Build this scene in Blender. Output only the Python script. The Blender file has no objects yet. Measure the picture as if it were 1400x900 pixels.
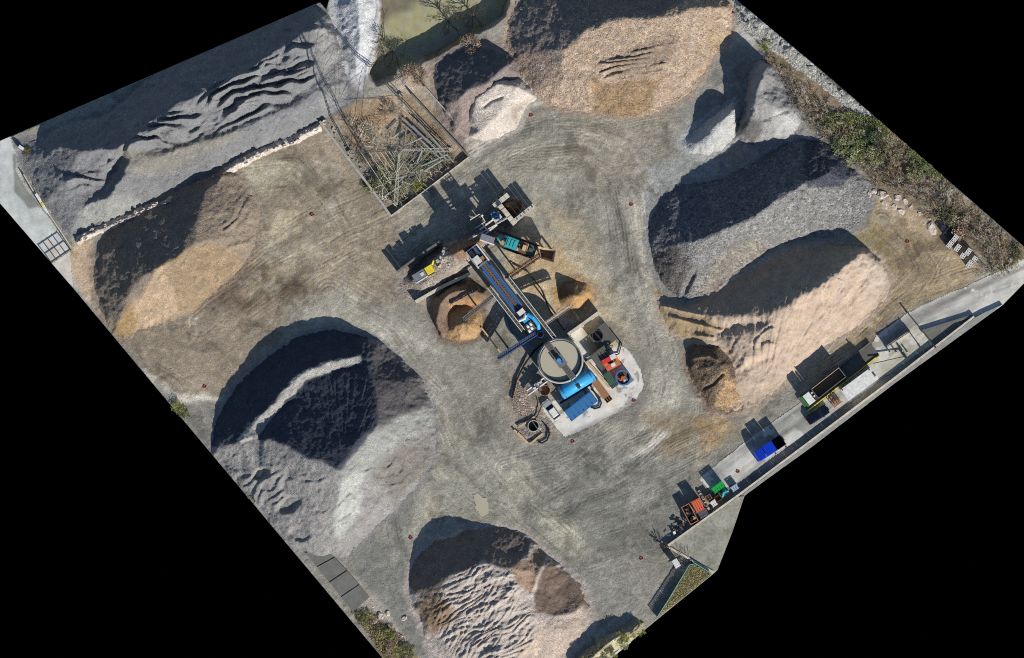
import bpy, math, random
import numpy as np
from mathutils import Vector, Matrix
from mathutils.geometry import delaunay_2d_cdt

# ---------------------------------------------------------------- camera, sky, sun, exposure
S = 0.14                                   # metres per map unit (the survey map is 1400 x 900 units)
sc = bpy.context.scene
COL = sc.collection
cam = bpy.data.cameras.new('camera'); cam.type = 'ORTHO'; cam.ortho_scale = 1400 * S
cam.clip_start = 1.0; cam.clip_end = 2000.0
co = bpy.data.objects.new('camera', cam); COL.objects.link(co); co.location = (0, 0, 150); sc.camera = co
SUN_EL = math.radians(30.0)
SUN_AZ = (0.60, -0.80)                     # horizontal direction towards the sun
world = bpy.data.worlds.new('World'); sc.world = world; world.use_nodes = True
wn = world.node_tree; sky = wn.nodes.new('ShaderNodeTexSky'); sky.sky_type = 'NISHITA'; sky.sun_disc = False
sky.sun_elevation = SUN_EL; sky.air_density = 1.0; sky.dust_density = 0.2; sky.ozone_density = 3.0; sky.sun_rotation = math.atan2(SUN_AZ[0], SUN_AZ[1])
bg = wn.nodes['Background']; bg.inputs['Strength'].default_value = 0.078
wn.links.new(sky.outputs['Color'], bg.inputs['Color'])
sun = bpy.data.lights.new('sun', 'SUN'); sun.energy = 4.4; sun.angle = math.radians(0.5); sun.color = (1.0, 0.955, 0.88)
so = bpy.data.objects.new('sun', sun); COL.objects.link(so)
ld = Vector((-SUN_AZ[0] * math.cos(SUN_EL), -SUN_AZ[1] * math.cos(SUN_EL), -math.sin(SUN_EL)))
so.rotation_euler = ld.to_track_quat('-Z', 'Y').to_euler(); so.location = (60, -80, 90)
vs = sc.view_settings; vs.view_transform = 'Standard'; vs.look = 'None'; vs.gamma = 1.0; vs.use_curve_mapping = False
vs.exposure = 0.36
sc.cycles.use_denoising = False; sc.cycles.filter_width = 1.05

# ---------------------------------------------------------------- helpers
rnd = random.Random(7)
def W(x, y, z=0.0): return ((x - 700.0) * S, (450.0 - y) * S, z)
def lin(c):
    return tuple(((v / 255.0) / 12.92 if v <= 10.3 else ((v / 255.0 + 0.055) / 1.055) ** 2.4) for v in c)
def earth(c):
    m = 0.3 * c[0] + 0.59 * c[1] + 0.11 * c[2]; return lin(tuple(m + (v - m) * 0.86 for v in c))
def value_noise(x, y, seed):
    r = np.random.RandomState(seed); T = r.rand(256, 256).astype(np.float32)
    xi = np.floor(x).astype(np.int64); yi = np.floor(y).astype(np.int64)
    fx = (x - xi).astype(np.float32); fy = (y - yi).astype(np.float32)
    fx = fx * fx * (3 - 2 * fx); fy = fy * fy * (3 - 2 * fy)
    x0 = xi & 255; y0 = yi & 255; x1 = (xi + 1) & 255; y1 = (yi + 1) & 255
    return (T[y0, x0] * (1 - fx) + T[y0, x1] * fx) * (1 - fy) + (T[y1, x0] * (1 - fx) + T[y1, x1] * fx) * fy
def fbm(x, y, scale, seed, octv=4, gain=0.5):          # -1..1
    s = 0; a = 1.0; t = 0; f = 1.0 / scale
    for k in range(octv):
        s = s + a * (value_noise(x * f + 17.3 * k, y * f + 9.1 * k, seed + k) * 2 - 1); t += a; a *= gain; f *= 2.03
    return s / t
def sstep(a, b, v):
    t = np.clip((v - a) / (b - a), 0, 1); return t * t * (3 - 2 * t)
def inside(poly, X, Y):
    r = np.zeros(X.shape, bool); n = len(poly)
    for i in range(n):
        x0, y0 = poly[i][:2]; x1, y1 = poly[(i + 1) % n][:2]
        if y0 == y1: continue
        c = ((y0 > Y) != (y1 > Y)) & (X < (x1 - x0) * (Y - y0) / (y1 - y0) + x0)
        r ^= c
    return r
def seg_dist(X, Y, line, closed=False):
    """distance, arclength and signed offset to a polyline"""
    D = np.full(X.shape, 1e9, np.float32); A = np.zeros(X.shape, np.float32); SG = np.zeros(X.shape, np.float32)
    n = len(line); acc = 0.0
    for i in range(n if closed else n - 1):
        x0, y0 = line[i][:2]; x1, y1 = line[(i + 1) % n][:2]
        dx, dy = x1 - x0, y1 - y0; L2 = dx * dx + dy * dy; L = math.sqrt(L2)
        t = np.clip(((X - x0) * dx + (Y - y0) * dy) / L2, 0, 1)
        ex = X - (x0 + t * dx); ey = Y - (y0 + t * dy); d = np.sqrt(ex * ex + ey * ey)
        m = d < D
        D = np.where(m, d, D); A = np.where(m, acc + t * L, A)
        SG = np.where(m, np.where(dx * ey - dy * ex >= 0, d, -d), SG); acc += L
    return D, A, SG
def nearest_on(poly, X, Y):
    B = np.full(X.shape, 1e9); PX = X.copy(); PY = Y.copy(); n = len(poly)
    for i in range(n):
        x0, y0 = poly[i]; x1, y1 = poly[(i + 1) % n]; dx, dy = x1 - x0, y1 - y0
        t = np.clip(((X - x0) * dx + (Y - y0) * dy) / (dx * dx + dy * dy), 0, 1)
        qx = x0 + t * dx; qy = y0 + t * dy; d = (X - qx) ** 2 + (Y - qy) ** 2; m = d < B
        B = np.where(m, d, B); PX = np.where(m, qx, PX); PY = np.where(m, qy, PY)
    return PX, PY
# limit of the surveyed site: outside it there is nothing
SITE = [(0, 193), (437, 3), (446, 13), (456, -25), (977, -25), (1132, 104), (1386, 325), (1425, 359), (1425, 362), (1371, 417), (1222, 525), (1110, 611),
        (1042, 660), (1018, 678), (1001, 728), (981, 779), (976, 784), (895, 850), (862, 878), (835, 900), (805, 925), (544, 925), (276, 605), (100, 394), (0, 278)]

# ---------------------------------------------------------------- materials
def new_mat(name):
    m = bpy.data.materials.new(name); m.use_nodes = True; nt = m.node_tree
    return m, nt, nt.nodes, nt.links, nt.nodes['Principled BSDF']
def earth_mat(name, stone, contrast, bump, fine=9.0, rough=0.95, spread=0.22):
    """earth, sand or gravel: the colour comes with the mesh; stones of about 1/stone metres are added here"""
    m, nt, N, L, b = new_mat(name)
    at = N.new('ShaderNodeAttribute'); at.attribute_name = 'Col'
    tc = N.new('ShaderNodeTexCoord')
    vo = N.new('ShaderNodeTexVoronoi'); vo.inputs['Scale'].default_value = stone; L.new(tc.outputs['Object'], vo.inputs['Vector'])
    sp = N.new('ShaderNodeSeparateColor'); L.new(vo.outputs['Color'], sp.inputs['Color'])
    no = N.new('ShaderNodeTexNoise'); no.inputs['Scale'].default_value = fine; no.inputs['Detail'].default_value = 4; L.new(tc.outputs['Object'], no.inputs['Vector'])
    n2 = N.new('ShaderNodeTexNoise'); n2.inputs['Scale'].default_value = 0.55; n2.inputs['Detail'].default_value = 5; L.new(tc.outputs['Object'], n2.inputs['Vector'])
    r1 = N.new('ShaderNodeMapRange'); r1.inputs['To Min'].default_value = 1 - contrast; r1.inputs['To Max'].default_value = 1 + contrast; L.new(sp.outputs['Red'], r1.inputs['Value'])
    r2 = N.new('ShaderNodeMapRange'); r2.inputs['From Min'].default_value = 0.3; r2.inputs['From Max'].default_value = 0.7; r2.inputs['To Min'].default_value = 1 - spread; r2.inputs['To Max'].default_value = 1 + spread; L.new(no.outputs['Fac'], r2.inputs['Value'])
    r3 = N.new('ShaderNodeMapRange'); r3.inputs['From Min'].default_value = 0.3; r3.inputs['From Max'].default_value = 0.7; r3.inputs['To Min'].default_value = 0.86; r3.inputs['To Max'].default_value = 1.14; L.new(n2.outputs['Fac'], r3.inputs['Value'])
    kk = N.new('ShaderNodeMapRange'); kk.inputs['From Min'].default_value = 0.35; kk.inputs['From Max'].default_value = 0.65; kk.inputs['To Min'].default_value = 0.35; kk.inputs['To Max'].default_value = 1.35; L.new(n2.outputs['Fac'], kk.inputs['Value'])
    k1 = N.new('ShaderNodeMath'); k1.operation = 'SUBTRACT'; L.new(r1.outputs[0], k1.inputs[0]); k1.inputs[1].default_value = 1.0
    k2 = N.new('ShaderNodeMath'); k2.operation = 'MULTIPLY_ADD'; L.new(k1.outputs[0], k2.inputs[0]); L.new(kk.outputs[0], k2.inputs[1]); k2.inputs[2].default_value = 1.0
    m1 = N.new('ShaderNodeMath'); m1.operation = 'MULTIPLY'; L.new(k2.outputs[0], m1.inputs[0]); L.new(r2.outputs[0], m1.inputs[1])
    m2 = N.new('ShaderNodeMath'); m2.operation = 'MULTIPLY'; L.new(m1.outputs[0], m2.inputs[0]); L.new(r3.outputs[0], m2.inputs[1])
    mx = N.new('ShaderNodeVectorMath'); mx.operation = 'SCALE'; L.new(at.outputs['Color'], mx.inputs[0]); L.new(m2.outputs[0], mx.inputs['Scale'])
    hs = N.new('ShaderNodeHueSaturation'); L.new(mx.outputs[0], hs.inputs['Color'])
    rs = N.new('ShaderNodeMapRange'); rs.inputs['To Min'].default_value = 0.75; rs.inputs['To Max'].default_value = 1.25; L.new(sp.outputs['Green'], rs.inputs['Value']); L.new(rs.outputs[0], hs.inputs['Saturation'])
    L.new(hs.outputs[0], b.inputs['Base Color']); b.inputs['Roughness'].default_value = rough; b.inputs['Specular IOR Level'].default_value = 0.15
    ad = N.new('ShaderNodeMath'); ad.operation = 'MULTIPLY_ADD'; L.new(vo.outputs['Distance'], ad.inputs[0]); ad.inputs[1].default_value = -0.9; L.new(no.outputs['Fac'], ad.inputs[2])
    bp = N.new('ShaderNodeBump'); bp.inputs['Strength'].default_value = 1.0; bp.inputs['Distance'].default_value = bump; L.new(ad.outputs[0], bp.inputs['Height']); L.new(bp.outputs[0], b.inputs['Normal'])
    return m
M = {}
M['dirt'] = earth_mat('packed_dirt', 3.0, 0.13, 0.045, 5.0, 0.92, 0.24)
M['paved'] = earth_mat('worn_paving', 2.0, 0.03, 0.008, 3.0, 0.85, 0.09)
M['fine'] = earth_mat('fine_gravel', 5.5, 0.24, 0.09, 9.0, 0.95, 0.20)
M['coarse'] = earth_mat('coarse_gravel', 3.2, 0.34, 0.17, 8.0, 0.9, 0.18)
M['rock'] = earth_mat('broken_stone', 2.7, 0.40, 0.28, 8.0, 0.85, 0.18)
M['sand'] = earth_mat('sand', 5.0, 0.08, 0.05, 7.0, 0.97, 0.16)
def paint(name, c, rough=0.6, metal=0.0, var=0.25, scale=1.6, dirt=None, dirt_amt=0.65, bump=0.0):
    """painted steel, concrete, rubber ...: a base colour with blotches and grime"""
    m, nt, N, L, b = new_mat(name); c = lin(c)
    tc = N.new('ShaderNodeTexCoord')
    no = N.new('ShaderNodeTexNoise'); no.inputs['Scale'].default_value = scale; no.inputs['Detail'].default_value = 6; no.inputs['Roughness'].default_value = 0.65; L.new(tc.outputs['Object'], no.inputs['Vector'])
    r = N.new('ShaderNodeValToRGB'); e = r.color_ramp.elements
    e[0].position = 0.36; e[1].position = 0.62
    d = lin(dirt) if dirt else tuple(v * (1 - var) for v in c)
    mixd = tuple(a * (1 - dirt_amt) + q * dirt_amt for a, q in zip(c, d)) if dirt else d
    e[0].color = (*mixd, 1); e[1].color = (*[min(0.9, v * (1 + 0.3 * var)) for v in c], 1)
    nf = N.new('ShaderNodeTexNoise'); nf.inputs['Scale'].default_value = scale * 5; nf.inputs['Detail'].default_value = 4; nf.inputs['Roughness'].default_value = 0.7; L.new(tc.outputs['Object'], nf.inputs['Vector'])
    av = N.new('ShaderNodeMix'); av.inputs[0].default_value = 0.45; L.new(no.outputs['Fac'], av.inputs[2]); L.new(nf.outputs['Fac'], av.inputs[3])
    L.new(av.outputs[0], r.inputs['Fac']); L.new(r.outputs[0], b.inputs['Base Color'])
    b.inputs['Roughness'].default_value = rough; b.inputs['Metallic'].default_value = metal; b.inputs['Specular IOR Level'].default_value = 0.3
    if bump:
        n3 = N.new('ShaderNodeTexNoise'); n3.inputs['Scale'].default_value = 5; n3.inputs['Detail'].default_value = 5; L.new(tc.outputs['Object'], n3.inputs['Vector'])
        bp = N.new('ShaderNodeBump'); bp.inputs['Distance'].default_value = bump; L.new(n3.outputs['Fac'], bp.inputs['Height']); L.new(bp.outputs[0], b.inputs['Normal'])
    return m

def tag(o, label=None, cat=None, group=None, kind=None):
    if label: o['label'] = label
    if cat: o['category'] = cat
    if group: o['group'] = group
    if kind: o['kind'] = kind
    return o

# ---------------------------------------------------------------- height-field sheets
def grid(x0, y0, x1, y1, st):
    xs = np.arange(x0, x1 + st * 0.5, st); ys = np.arange(y0, y1 + st * 0.5, st)
    return np.meshgrid(xs, ys)
def sheet(name, X, Y, Z, keepv, colr, mat, skirt=None, snap=True):
    """mesh from a grid: cells whose corners are all kept, cut clean along the site limit"""
    h, w = X.shape; X = X.copy(); Y = Y.copy()
    cx = (X[:-1, :-1] + X[1:, 1:]) / 2; cy = (Y[:-1, :-1] + Y[1:, 1:]) / 2
    ins = inside(SITE, cx, cy)
    cell = ins & keepv[:-1, :-1] & keepv[1:, :-1] & keepv[:-1, 1:] & keepv[1:, 1:]
    if snap:                                # pull the rim of cells on to the limit line
        out = np.zeros(X.shape, bool); any_in = np.zeros(X.shape, bool)
        for a in (0, 1):
            for b in (0, 1):
                out[a:h - 1 + a, b:w - 1 + b] |= ~ins; any_in[a:h - 1 + a, b:w - 1 + b] |= cell
        rim = out & any_in
        if rim.any():
            px, py = nearest_on(SITE, X[rim], Y[rim]); X[rim] = px; Y[rim] = py
    idx = np.arange(h * w).reshape(h, w)
    q = np.stack([idx[1:, :-1][cell], idx[1:, 1:][cell], idx[:-1, 1:][cell], idx[:-1, :-1][cell]], 1)
    V = np.stack([(X.ravel() - 700) * S, (450 - Y.ravel()) * S, Z.ravel()], 1)
    C = colr.reshape(-1, 3)
    if skirt is not None:
        e = np.concatenate([q[:, [0, 1]], q[:, [1, 2]], q[:, [2, 3]], q[:, [3, 0]]])
        key = np.minimum(e[:, 0], e[:, 1]).astype(np.int64) * (h * w) + np.maximum(e[:, 0], e[:, 1])
        u, first, cnt = np.unique(key, return_index=True, return_counts=True)
        be = e[first[cnt == 1]]; bv = np.unique(be)
        low = V[bv].copy(); low[:, 2] = np.minimum(low[:, 2] - 0.05, skirt); m2 = {int(v): i for i, v in enumerate(bv)}
        base = len(V); V = np.concatenate([V, low]); C = np.concatenate([C, C[bv]])
        lo = np.array([[base + m2[int(a)], base + m2[int(b)]] for a, b in be])
        q = np.concatenate([q, np.stack([be[:, 1], be[:, 0], lo[:, 0], lo[:, 1]], 1)])
    used = np.unique(q); rem = np.full(len(V), -1, np.int64); rem[used] = np.arange(len(used))
    V = V[used]; C = C[used]; q = rem[q]
    me = bpy.data.meshes.new(name); me.vertices.add(len(V)); me.vertices.foreach_set('co', V.astype(np.float32).ravel())
    me.loops.add(q.size); me.loops.foreach_set('vertex_index', q.astype(np.int32).ravel())
    me.polygons.add(len(q)); me.polygons.foreach_set('loop_start', (np.arange(len(q)) * 4).astype(np.int32)); me.polygons.foreach_set('loop_total', np.full(len(q), 4, np.int32))
    me.polygons.foreach_set('use_smooth', np.ones(len(q), bool))
    me.update(calc_edges=True); me.validate()
    a = me.attributes.new('Col', 'FLOAT_COLOR', 'POINT'); a.data.foreach_set('color', np.concatenate([C, np.ones((len(C), 1))], 1).astype(np.float32).ravel())
    me.materials.append(mat)
    o = bpy.data.objects.new(name, me); COL.objects.link(o); return o
def zones_color(X, Y, base, zones, wob=4.0, seed=3):
    """patches of earth colour, some darkened to stand for shade, with ragged, feathered edges"""
    wx = X + fbm(X, Y, 22, seed, 4) * wob * 1.6; wy = Y + fbm(X, Y, 22, seed + 50, 4) * wob * 1.6
    C = np.empty(X.shape + (3,), np.float32); C[:] = earth(base)
    for z in zones:
        poly, c, feather = z[:3]; op = z[3] if len(z) > 3 else 1.0
        xs = [p[0] for p in poly]; ys = [p[1] for p in poly]; pad = feather + 14
        bx = (X[0] > min(xs) - pad) & (X[0] < max(xs) + pad); by = (Y[:, 0] > min(ys) - pad) & (Y[:, 0] < max(ys) + pad)
        if not bx.any() or not by.any(): continue
        i0, i1 = np.where(by)[0][[0, -1]]; j0, j1 = np.where(bx)[0][[0, -1]]; sl = (slice(i0, i1 + 1), slice(j0, j1 + 1))
        D, _, _ = seg_dist(wx[sl], wy[sl], poly, True); sd = np.where(inside(poly, wx[sl], wy[sl]), D, -D)
        a = (sstep(-feather, feather, sd) * op)[..., None]
        C[sl] = C[sl] * (1 - a) + np.array(earth(c), np.float32) * a
    return C
def dunes(X, Y, ang, short, long, seed, warp=0.9, sharp=0.75, gate=-0.25):
    """asymmetric ridges: a slow rise towards the lee side, then a steep drop; 0..1"""
    ca, sa = math.cos(ang), math.sin(ang)
    u = X * ca + Y * sa; v = -X * sa + Y * ca               # u along the ridges, v across
    ph = v / short + warp * 2.2 * fbm(u / long * 30, v / short * 12, 30, seed, 3)
    f = ph - np.floor(ph)
    saw = np.where(f < 1 - sharp, f / (1 - sharp), (1 - f) / sharp)
    mod = sstep(gate, gate + 0.7, fbm(u / long * 30, v / short * 14, 22, seed + 9, 3))
    return saw * mod
SPILL = []
def pile(name, outline, lines, base, zones, mat, label, seed, rough=0.12, rscale=14, warp=3.0, extra=None, toe=-0.12, st=1.35, blur=2, wob=4.0, spill=13, grit=.085):
    xs = [p[0] for p in outline]; ys = [p[1] for p in outline]
    X, Y = grid(min(xs) - 4, min(ys) - 4, max(xs) + 4, max(ys) + 4, st)
    pts = []; zz = []; ed = []
    def add(line, closed):
        n = len(line); ids = []
        for i in range(n if closed else n - 1):
            a = line[i]; b = line[(i + 1) % n]; L = math.hypot(b[0] - a[0], b[1] - a[1]); k = max(1, int(L / 9))
            for j in range(k):
                t = j / k; ids.append(len(pts)); pts.append(Vector((a[0] + (b[0] - a[0]) * t, a[1] + (b[1] - a[1]) * t))); zz.append(a[2] + (b[2] - a[2]) * t)
        if not closed: ids.append(len(pts)); pts.append(Vector(line[-1][:2])); zz.append(line[-1][2])
        for i in range(len(ids) - 1): ed.append((ids[i], ids[i + 1]))
        if closed: ed.append((ids[-1], ids[0]))
    add([(p[0], p[1], p[2] if len(p) > 2 else toe) for p in outline], True)
    for l in lines:
        if len(l) == 1: pts.append(Vector(l[0][:2])); zz.append(l[0][2])
        else: add(l, False)
    ov, oe, of, oov, _, _ = delaunay_2d_cdt(pts, ed, [], 0, 1e-4)
    hz = []
    for i, v in enumerate(ov):
        src = oov[i]
        if src: hz.append(max(zz[k] for k in src))
        else:
            j = sorted(range(len(pts)), key=lambda k: (pts[k] - v).length)[:2]; hz.append(sum(zz[k] for k in j) / 2)
    Z = np.full(X.shape, -2.0, np.float32); gx0, gy0 = X[0, 0], Y[0, 0]
    for f in of:
        (ax, ay), (bx, by), (cx, cy) = [tuple(ov[k]) for k in f[:3]]; za, zb, zc = [hz[k] for k in f[:3]]
        den = (by - cy) * (ax - cx) + (cx - bx) * (ay - cy)
        if abs(den) < 1e-9: continue
        j0 = max(0, int((min(ax, bx, cx) - gx0) / st)); j1 = min(X.shape[1], int((max(ax, bx, cx) - gx0) / st) + 2)
        i0 = max(0, int((min(ay, by, cy) - gy0) / st)); i1 = min(X.shape[0], int((max(ay, by, cy) - gy0) / st) + 2)
        xx = X[i0:i1, j0:j1]; yy = Y[i0:i1, j0:j1]
        l1 = ((by - cy) * (xx - cx) + (cx - bx) * (yy - cy)) / den; l2 = ((cy - ay) * (xx - cx) + (ax - cx) * (yy - cy)) / den; l3 = 1 - l1 - l2
        m = (l1 >= -1e-6) & (l2 >= -1e-6) & (l3 >= -1e-6)
        Z[i0:i1, j0:j1][m] = (l1 * za + l2 * zb + l3 * zc)[m]
    ins = inside(outline, X, Y); Z = np.where(ins, Z, -0.9)
    for k in range(blur):
        P = np.pad(Z, 1, mode='edge'); Z = (P[1:-1, 1:-1] * 2 + P[:-2, 1:-1] + P[2:, 1:-1] + P[1:-1, :-2] + P[1:-1, 2:]) / 6
    wx = X + fbm(X, Y, 26, seed, 5, .68) * warp * 2.2; wy = Y + fbm(X, Y, 26, seed + 31, 5, .68) * warp * 2.2
    fx = np.clip((wx - gx0) / st, 0, X.shape[1] - 1.001); fy = np.clip((wy - gy0) / st, 0, X.shape[0] - 1.001)
    ix = fx.astype(int); iy = fy.astype(int); tx = fx - ix; ty = fy - iy
    Z = (Z[iy, ix] * (1 - tx) + Z[iy, ix + 1] * tx) * (1 - ty) + (Z[iy + 1, ix] * (1 - tx) + Z[iy + 1, ix + 1] * tx) * ty
    Z = np.where((Z > 0) & (Z < 0.9), Z * (0.30 + 0.70 * Z / 0.9), Z) + 0.10 * fbm(X, Y, 5, seed + 77, 2)
    am = sstep(0.0, 1.2, Z)
    SPILL.append((outline, base, spill))
    Z = Z + am * (rough * fbm(X, Y, rscale, seed + 5, 5, 0.6) + rough * 1.6 * fbm(X, Y, rscale * 4, seed + 8, 3) + grit * fbm(X, Y, 4.2, seed + 15, 3, .75))
    if extra: Z = Z + extra(X, Y, Z) * am
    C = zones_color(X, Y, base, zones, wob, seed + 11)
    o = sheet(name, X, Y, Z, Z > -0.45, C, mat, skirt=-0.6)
    tag(o, label, 'gravel pile')
    return o
# ---------------------------------------------------------------- ground
POND = [(512, -25), (516, 20), (512, 70), (500, 100), (514, 118), (535, 112), (575, 88), (620, 62), (660, 42), (690, 22), (703, -25)]
GX, GY = grid(-4, -24, 1424, 924, 1.4)
wxx = GX + fbm(GX, GY, 24, 60, 3) * 5; wyy = GY + fbm(GX, GY, 24, 70, 3) * 5
GZ = 0.10 * fbm(GX, GY, 60, 1, 4) + 0.085 * fbm(GX, GY, 7, 2, 3, 0.7)
D, _, _ = seg_dist(wxx, wyy, POND, True); sd = np.where(inside(POND, wxx, wyy), D, -D)
GZ = GZ - 3.6 * sstep(-1, 9, sd) * 1.0
ROADP = [(1430, 340), (1335, 384), (1290, 404), (1240, 427), (1195, 460), (1188, 476), (1160, 498), (1100, 546), (1060, 573), (1010, 610), (972, 640), (955, 655), (975, 676), (1010, 660), (1110, 588), (1222, 508), (1332, 434), (1375, 420), (1430, 365)]
PADP = [(738, 552), (744, 566), (772, 599), (790, 592), (850, 562), (868, 552), (881, 528), (877, 505), (860, 478), (846, 470), (830, 445), (818, 425), (806, 432), (778, 455), (800, 500), (770, 545)]
ACCP = [(-6, 185), (14, 186), (22, 210), (22, 232), (38, 262), (70, 300), (97, 343), (100, 395), (-6, 285)]
RAMP = [(560, 395), (568, 372), (600, 352), (640, 332), (668, 330), (668, 352), (640, 378), (600, 400), (575, 415)]
ZN = [
 # poly, colour, feather, opacity
 ([(300, 190), (440, 160), (545, 300), (540, 420), (470, 450), (330, 440), (280, 400)], (150, 137, 119), 20),
 ([(170, 440), (260, 420), (340, 420), (400, 450), (330, 520), (300, 550), (230, 540), (180, 480)], (149, 135, 118), 16),
 ([(300, 330), (380, 350), (430, 400), (330, 430), (270, 420)], (112, 96, 80), 16, .9),
 ([(375, 290), (405, 290), (412, 320), (370, 330)], (188, 174, 146), 5, .8),
 ([(330, 230), (400, 215), (420, 240), (350, 265)], (165, 160, 135), 12, .6),
 ([(330, 400), (420, 330), (440, 345), (350, 420)], (178, 166, 140), 10, .5),
 ([(395, 420), (470, 390), (560, 440), (600, 480), (520, 470), (450, 445), (400, 455)], (176, 172, 160), 18, .9),
 ([(560, 590), (640, 570), (720, 640), (800, 700), (790, 770), (740, 750), (640, 715), (560, 740), (540, 690)], (150, 148, 137), 18),
 ([(470, 700), (540, 650), (570, 680), (555, 760), (570, 840), (600, 900), (560, 930), (480, 800)], (122, 122, 117), 14),
 ([(500, 600), (560, 610), (585, 660), (540, 690), (490, 660)], (112, 108, 102), 12, .8),
 ([(770, 140), (930, 130), (950, 190), (885, 230), (880, 280), (800, 260)], (138, 132, 119), 20),
 ([(850, 270), (885, 250), (890, 360), (905, 430), (930, 560), (880, 590), (895, 500), (870, 400)], (170, 165, 152), 9, .9),
 ([(690, 330), (740, 320), (800, 360), (830, 430), (800, 440), (740, 440), (700, 390)], (192, 168, 130), 14, .95),
 ([(740, 280), (800, 300), (850, 420), (870, 470), (830, 440), (780, 350)], (172, 158, 132), 18, .8),
 ([(880, 560), (950, 565), (1010, 575), (1040, 565), (960, 625), (900, 620)], (150, 133, 108), 12, .8),
 ([(950, 570), (1000, 572), (985, 605), (960, 615)], (176, 148, 110), 8, .8),
 ([(870, 620), (900, 590), (915, 592), (885, 622)], (190, 186, 176), 4, .7),
 ([(1170, 330), (1200, 270), (1260, 290), (1340, 370), (1330, 390), (1230, 430), (1170, 480), (1110, 520), (1090, 520), (1160, 450), (1215, 400)], (155, 137, 110), 12),
 ([(1200, 270), (1240, 275), (1290, 320), (1250, 320), (1215, 300)], (188, 165, 135), 9, .8),
 ([(1170, 470), (1260, 420), (1330, 385), (1340, 395), (1250, 440), (1190, 480)], (118, 104, 86), 8, .8),
 ([(1000, -25), (1060, 20), (1200, 130), (1230, 180), (1150, 130), (1080, 80), (1010, 60)], (168, 167, 160), 10),
 ([(1030, 40), (1060, 60), (1150, 130), (1240, 190), (1340, 290), (1425, 350), (1400, 375), (1330, 372), (1260, 300), (1180, 250), (1110, 170), (1060, 110)], (126, 110, 88), 10, .95),
 ([(935, 110), (1000, 60), (1040, 70), (1100, 170), (1090, 215), (960, 230), (920, 200)], (133, 131, 126), 9),
 ([(882, 230), (960, 210), (1000, 220), (960, 260), (900, 290), (884, 330)], (150, 152, 152), 6, .9),
 ([(890, 390), (930, 412), (925, 420), (898, 408)], (140, 126, 88), 4, .8),
 ([(1160, 318), (1200, 290), (1215, 335), (1195, 345), (1165, 330)], (152, 136, 102), 6, .9),
 ([(455, -25), (515, -25), (517, 20), (512, 60), (500, 100), (488, 120), (470, 85), (462, 40)], (205, 205, 205), 5),
 ([(420, 20), (460, 10), (470, 85), (500, 125), (480, 150), (440, 160), (425, 60)], (150, 147, 143), 7),
 ([(500, -25), (700, -25), (690, 20), (650, 50), (520, 115)], (120, 112, 88), 6),
 ([(440, 165), (470, 140), (560, 122), (640, 212), (535, 293)], (150, 130, 108), 4),
 ([(500, 250), (560, 205), (630, 210), (540, 285)], (98, 96, 82), 9, .8),
 ([(470, 150), (540, 130), (565, 160), (520, 185), (490, 190)], (182, 152, 118), 8, .8),
 ([(558, 125), (575, 120), (640, 210), (625, 212)], (165, 148, 126), 3),
 ([(520, 120), (560, 90), (620, 80), (640, 70), (600, 120), (575, 130)], (178, 160, 143), 7),
 ([(440, 170), (460, 165), (545, 290), (530, 300)], (140, 135, 126), 4, .8),
 ([(540, 300), (610, 258), (660, 225), (730, 195), (860, 190), (855, 230), (750, 240), (660, 290), (560, 350)], (155, 149, 134), 14, .8),
 ([(690, 510), (700, 500), (725, 530), (745, 560), (768, 600), (735, 612), (705, 600), (690, 560)], (150, 138, 125), 6),
 ([(0, 190), (40, 200), (100, 330), (95, 345), (130, 420), (90, 390), (-5, 285)], (178, 178, 171), 6),
 ([(60, 285), (100, 330), (98, 345), (70, 320)], (120, 118, 112), 3),
 ([(100, 330), (130, 330), (130, 420), (165, 470), (110, 400), (95, 350)], (190, 165, 138), 5, .9),
 ([(20, 190), (40, 185), (50, 240), (35, 250)], (105, 105, 98), 4, .8),
 ([(195, 505), (240, 535), (300, 545), (290, 560), (240, 550), (190, 515)], (205, 198, 184), 4, .9),
 ([(235, 545), (300, 550), (290, 610), (270, 600)], (125, 122, 116), 5, .9),
 ([(470, 780), (500, 800), (600, 930), (560, 930), (490, 830)], (168, 158, 148), 6, .9),
 ([(480, 838), (500, 835), (570, 890), (590, 930), (540, 930)], (110, 98, 78), 6),
 ([(660, 690), (700, 660), (720, 640), (740, 660), (700, 700)], (175, 172, 156), 12, .6),
 ([(740, 700), (790, 720), (810, 770), (760, 760)], (170, 166, 146), 12, .6),
 ([(690, 620), (760, 600), (860, 610), (940, 640), (930, 700), (900, 760), (820, 760), (760, 700)], (126, 125, 118), 16, .9),
 ([(720, 760), (820, 770), (890, 790), (860, 850), (800, 830)], (132, 131, 124), 14, .8),
 ([(582, 680), (600, 684), (600, 705), (584, 708), (576, 694)], (172, 167, 146), 4, .8),
 ([(696, 625), (722, 630), (735, 660), (720, 680), (700, 676), (694, 650)], (165, 161, 146), 4, .7),
 ([(440, 440), (480, 430), (560, 480), (600, 560), (610, 620), (600, 560), (560, 500)], (172, 168, 152), 12, .5),
 ([(640, 600), (600, 640), (560, 620), (600, 590)], (158, 152, 132), 16, .6),
]
GC = zones_color(GX, GY, (141, 138, 128), ZN, 5.0, 21)
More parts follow.
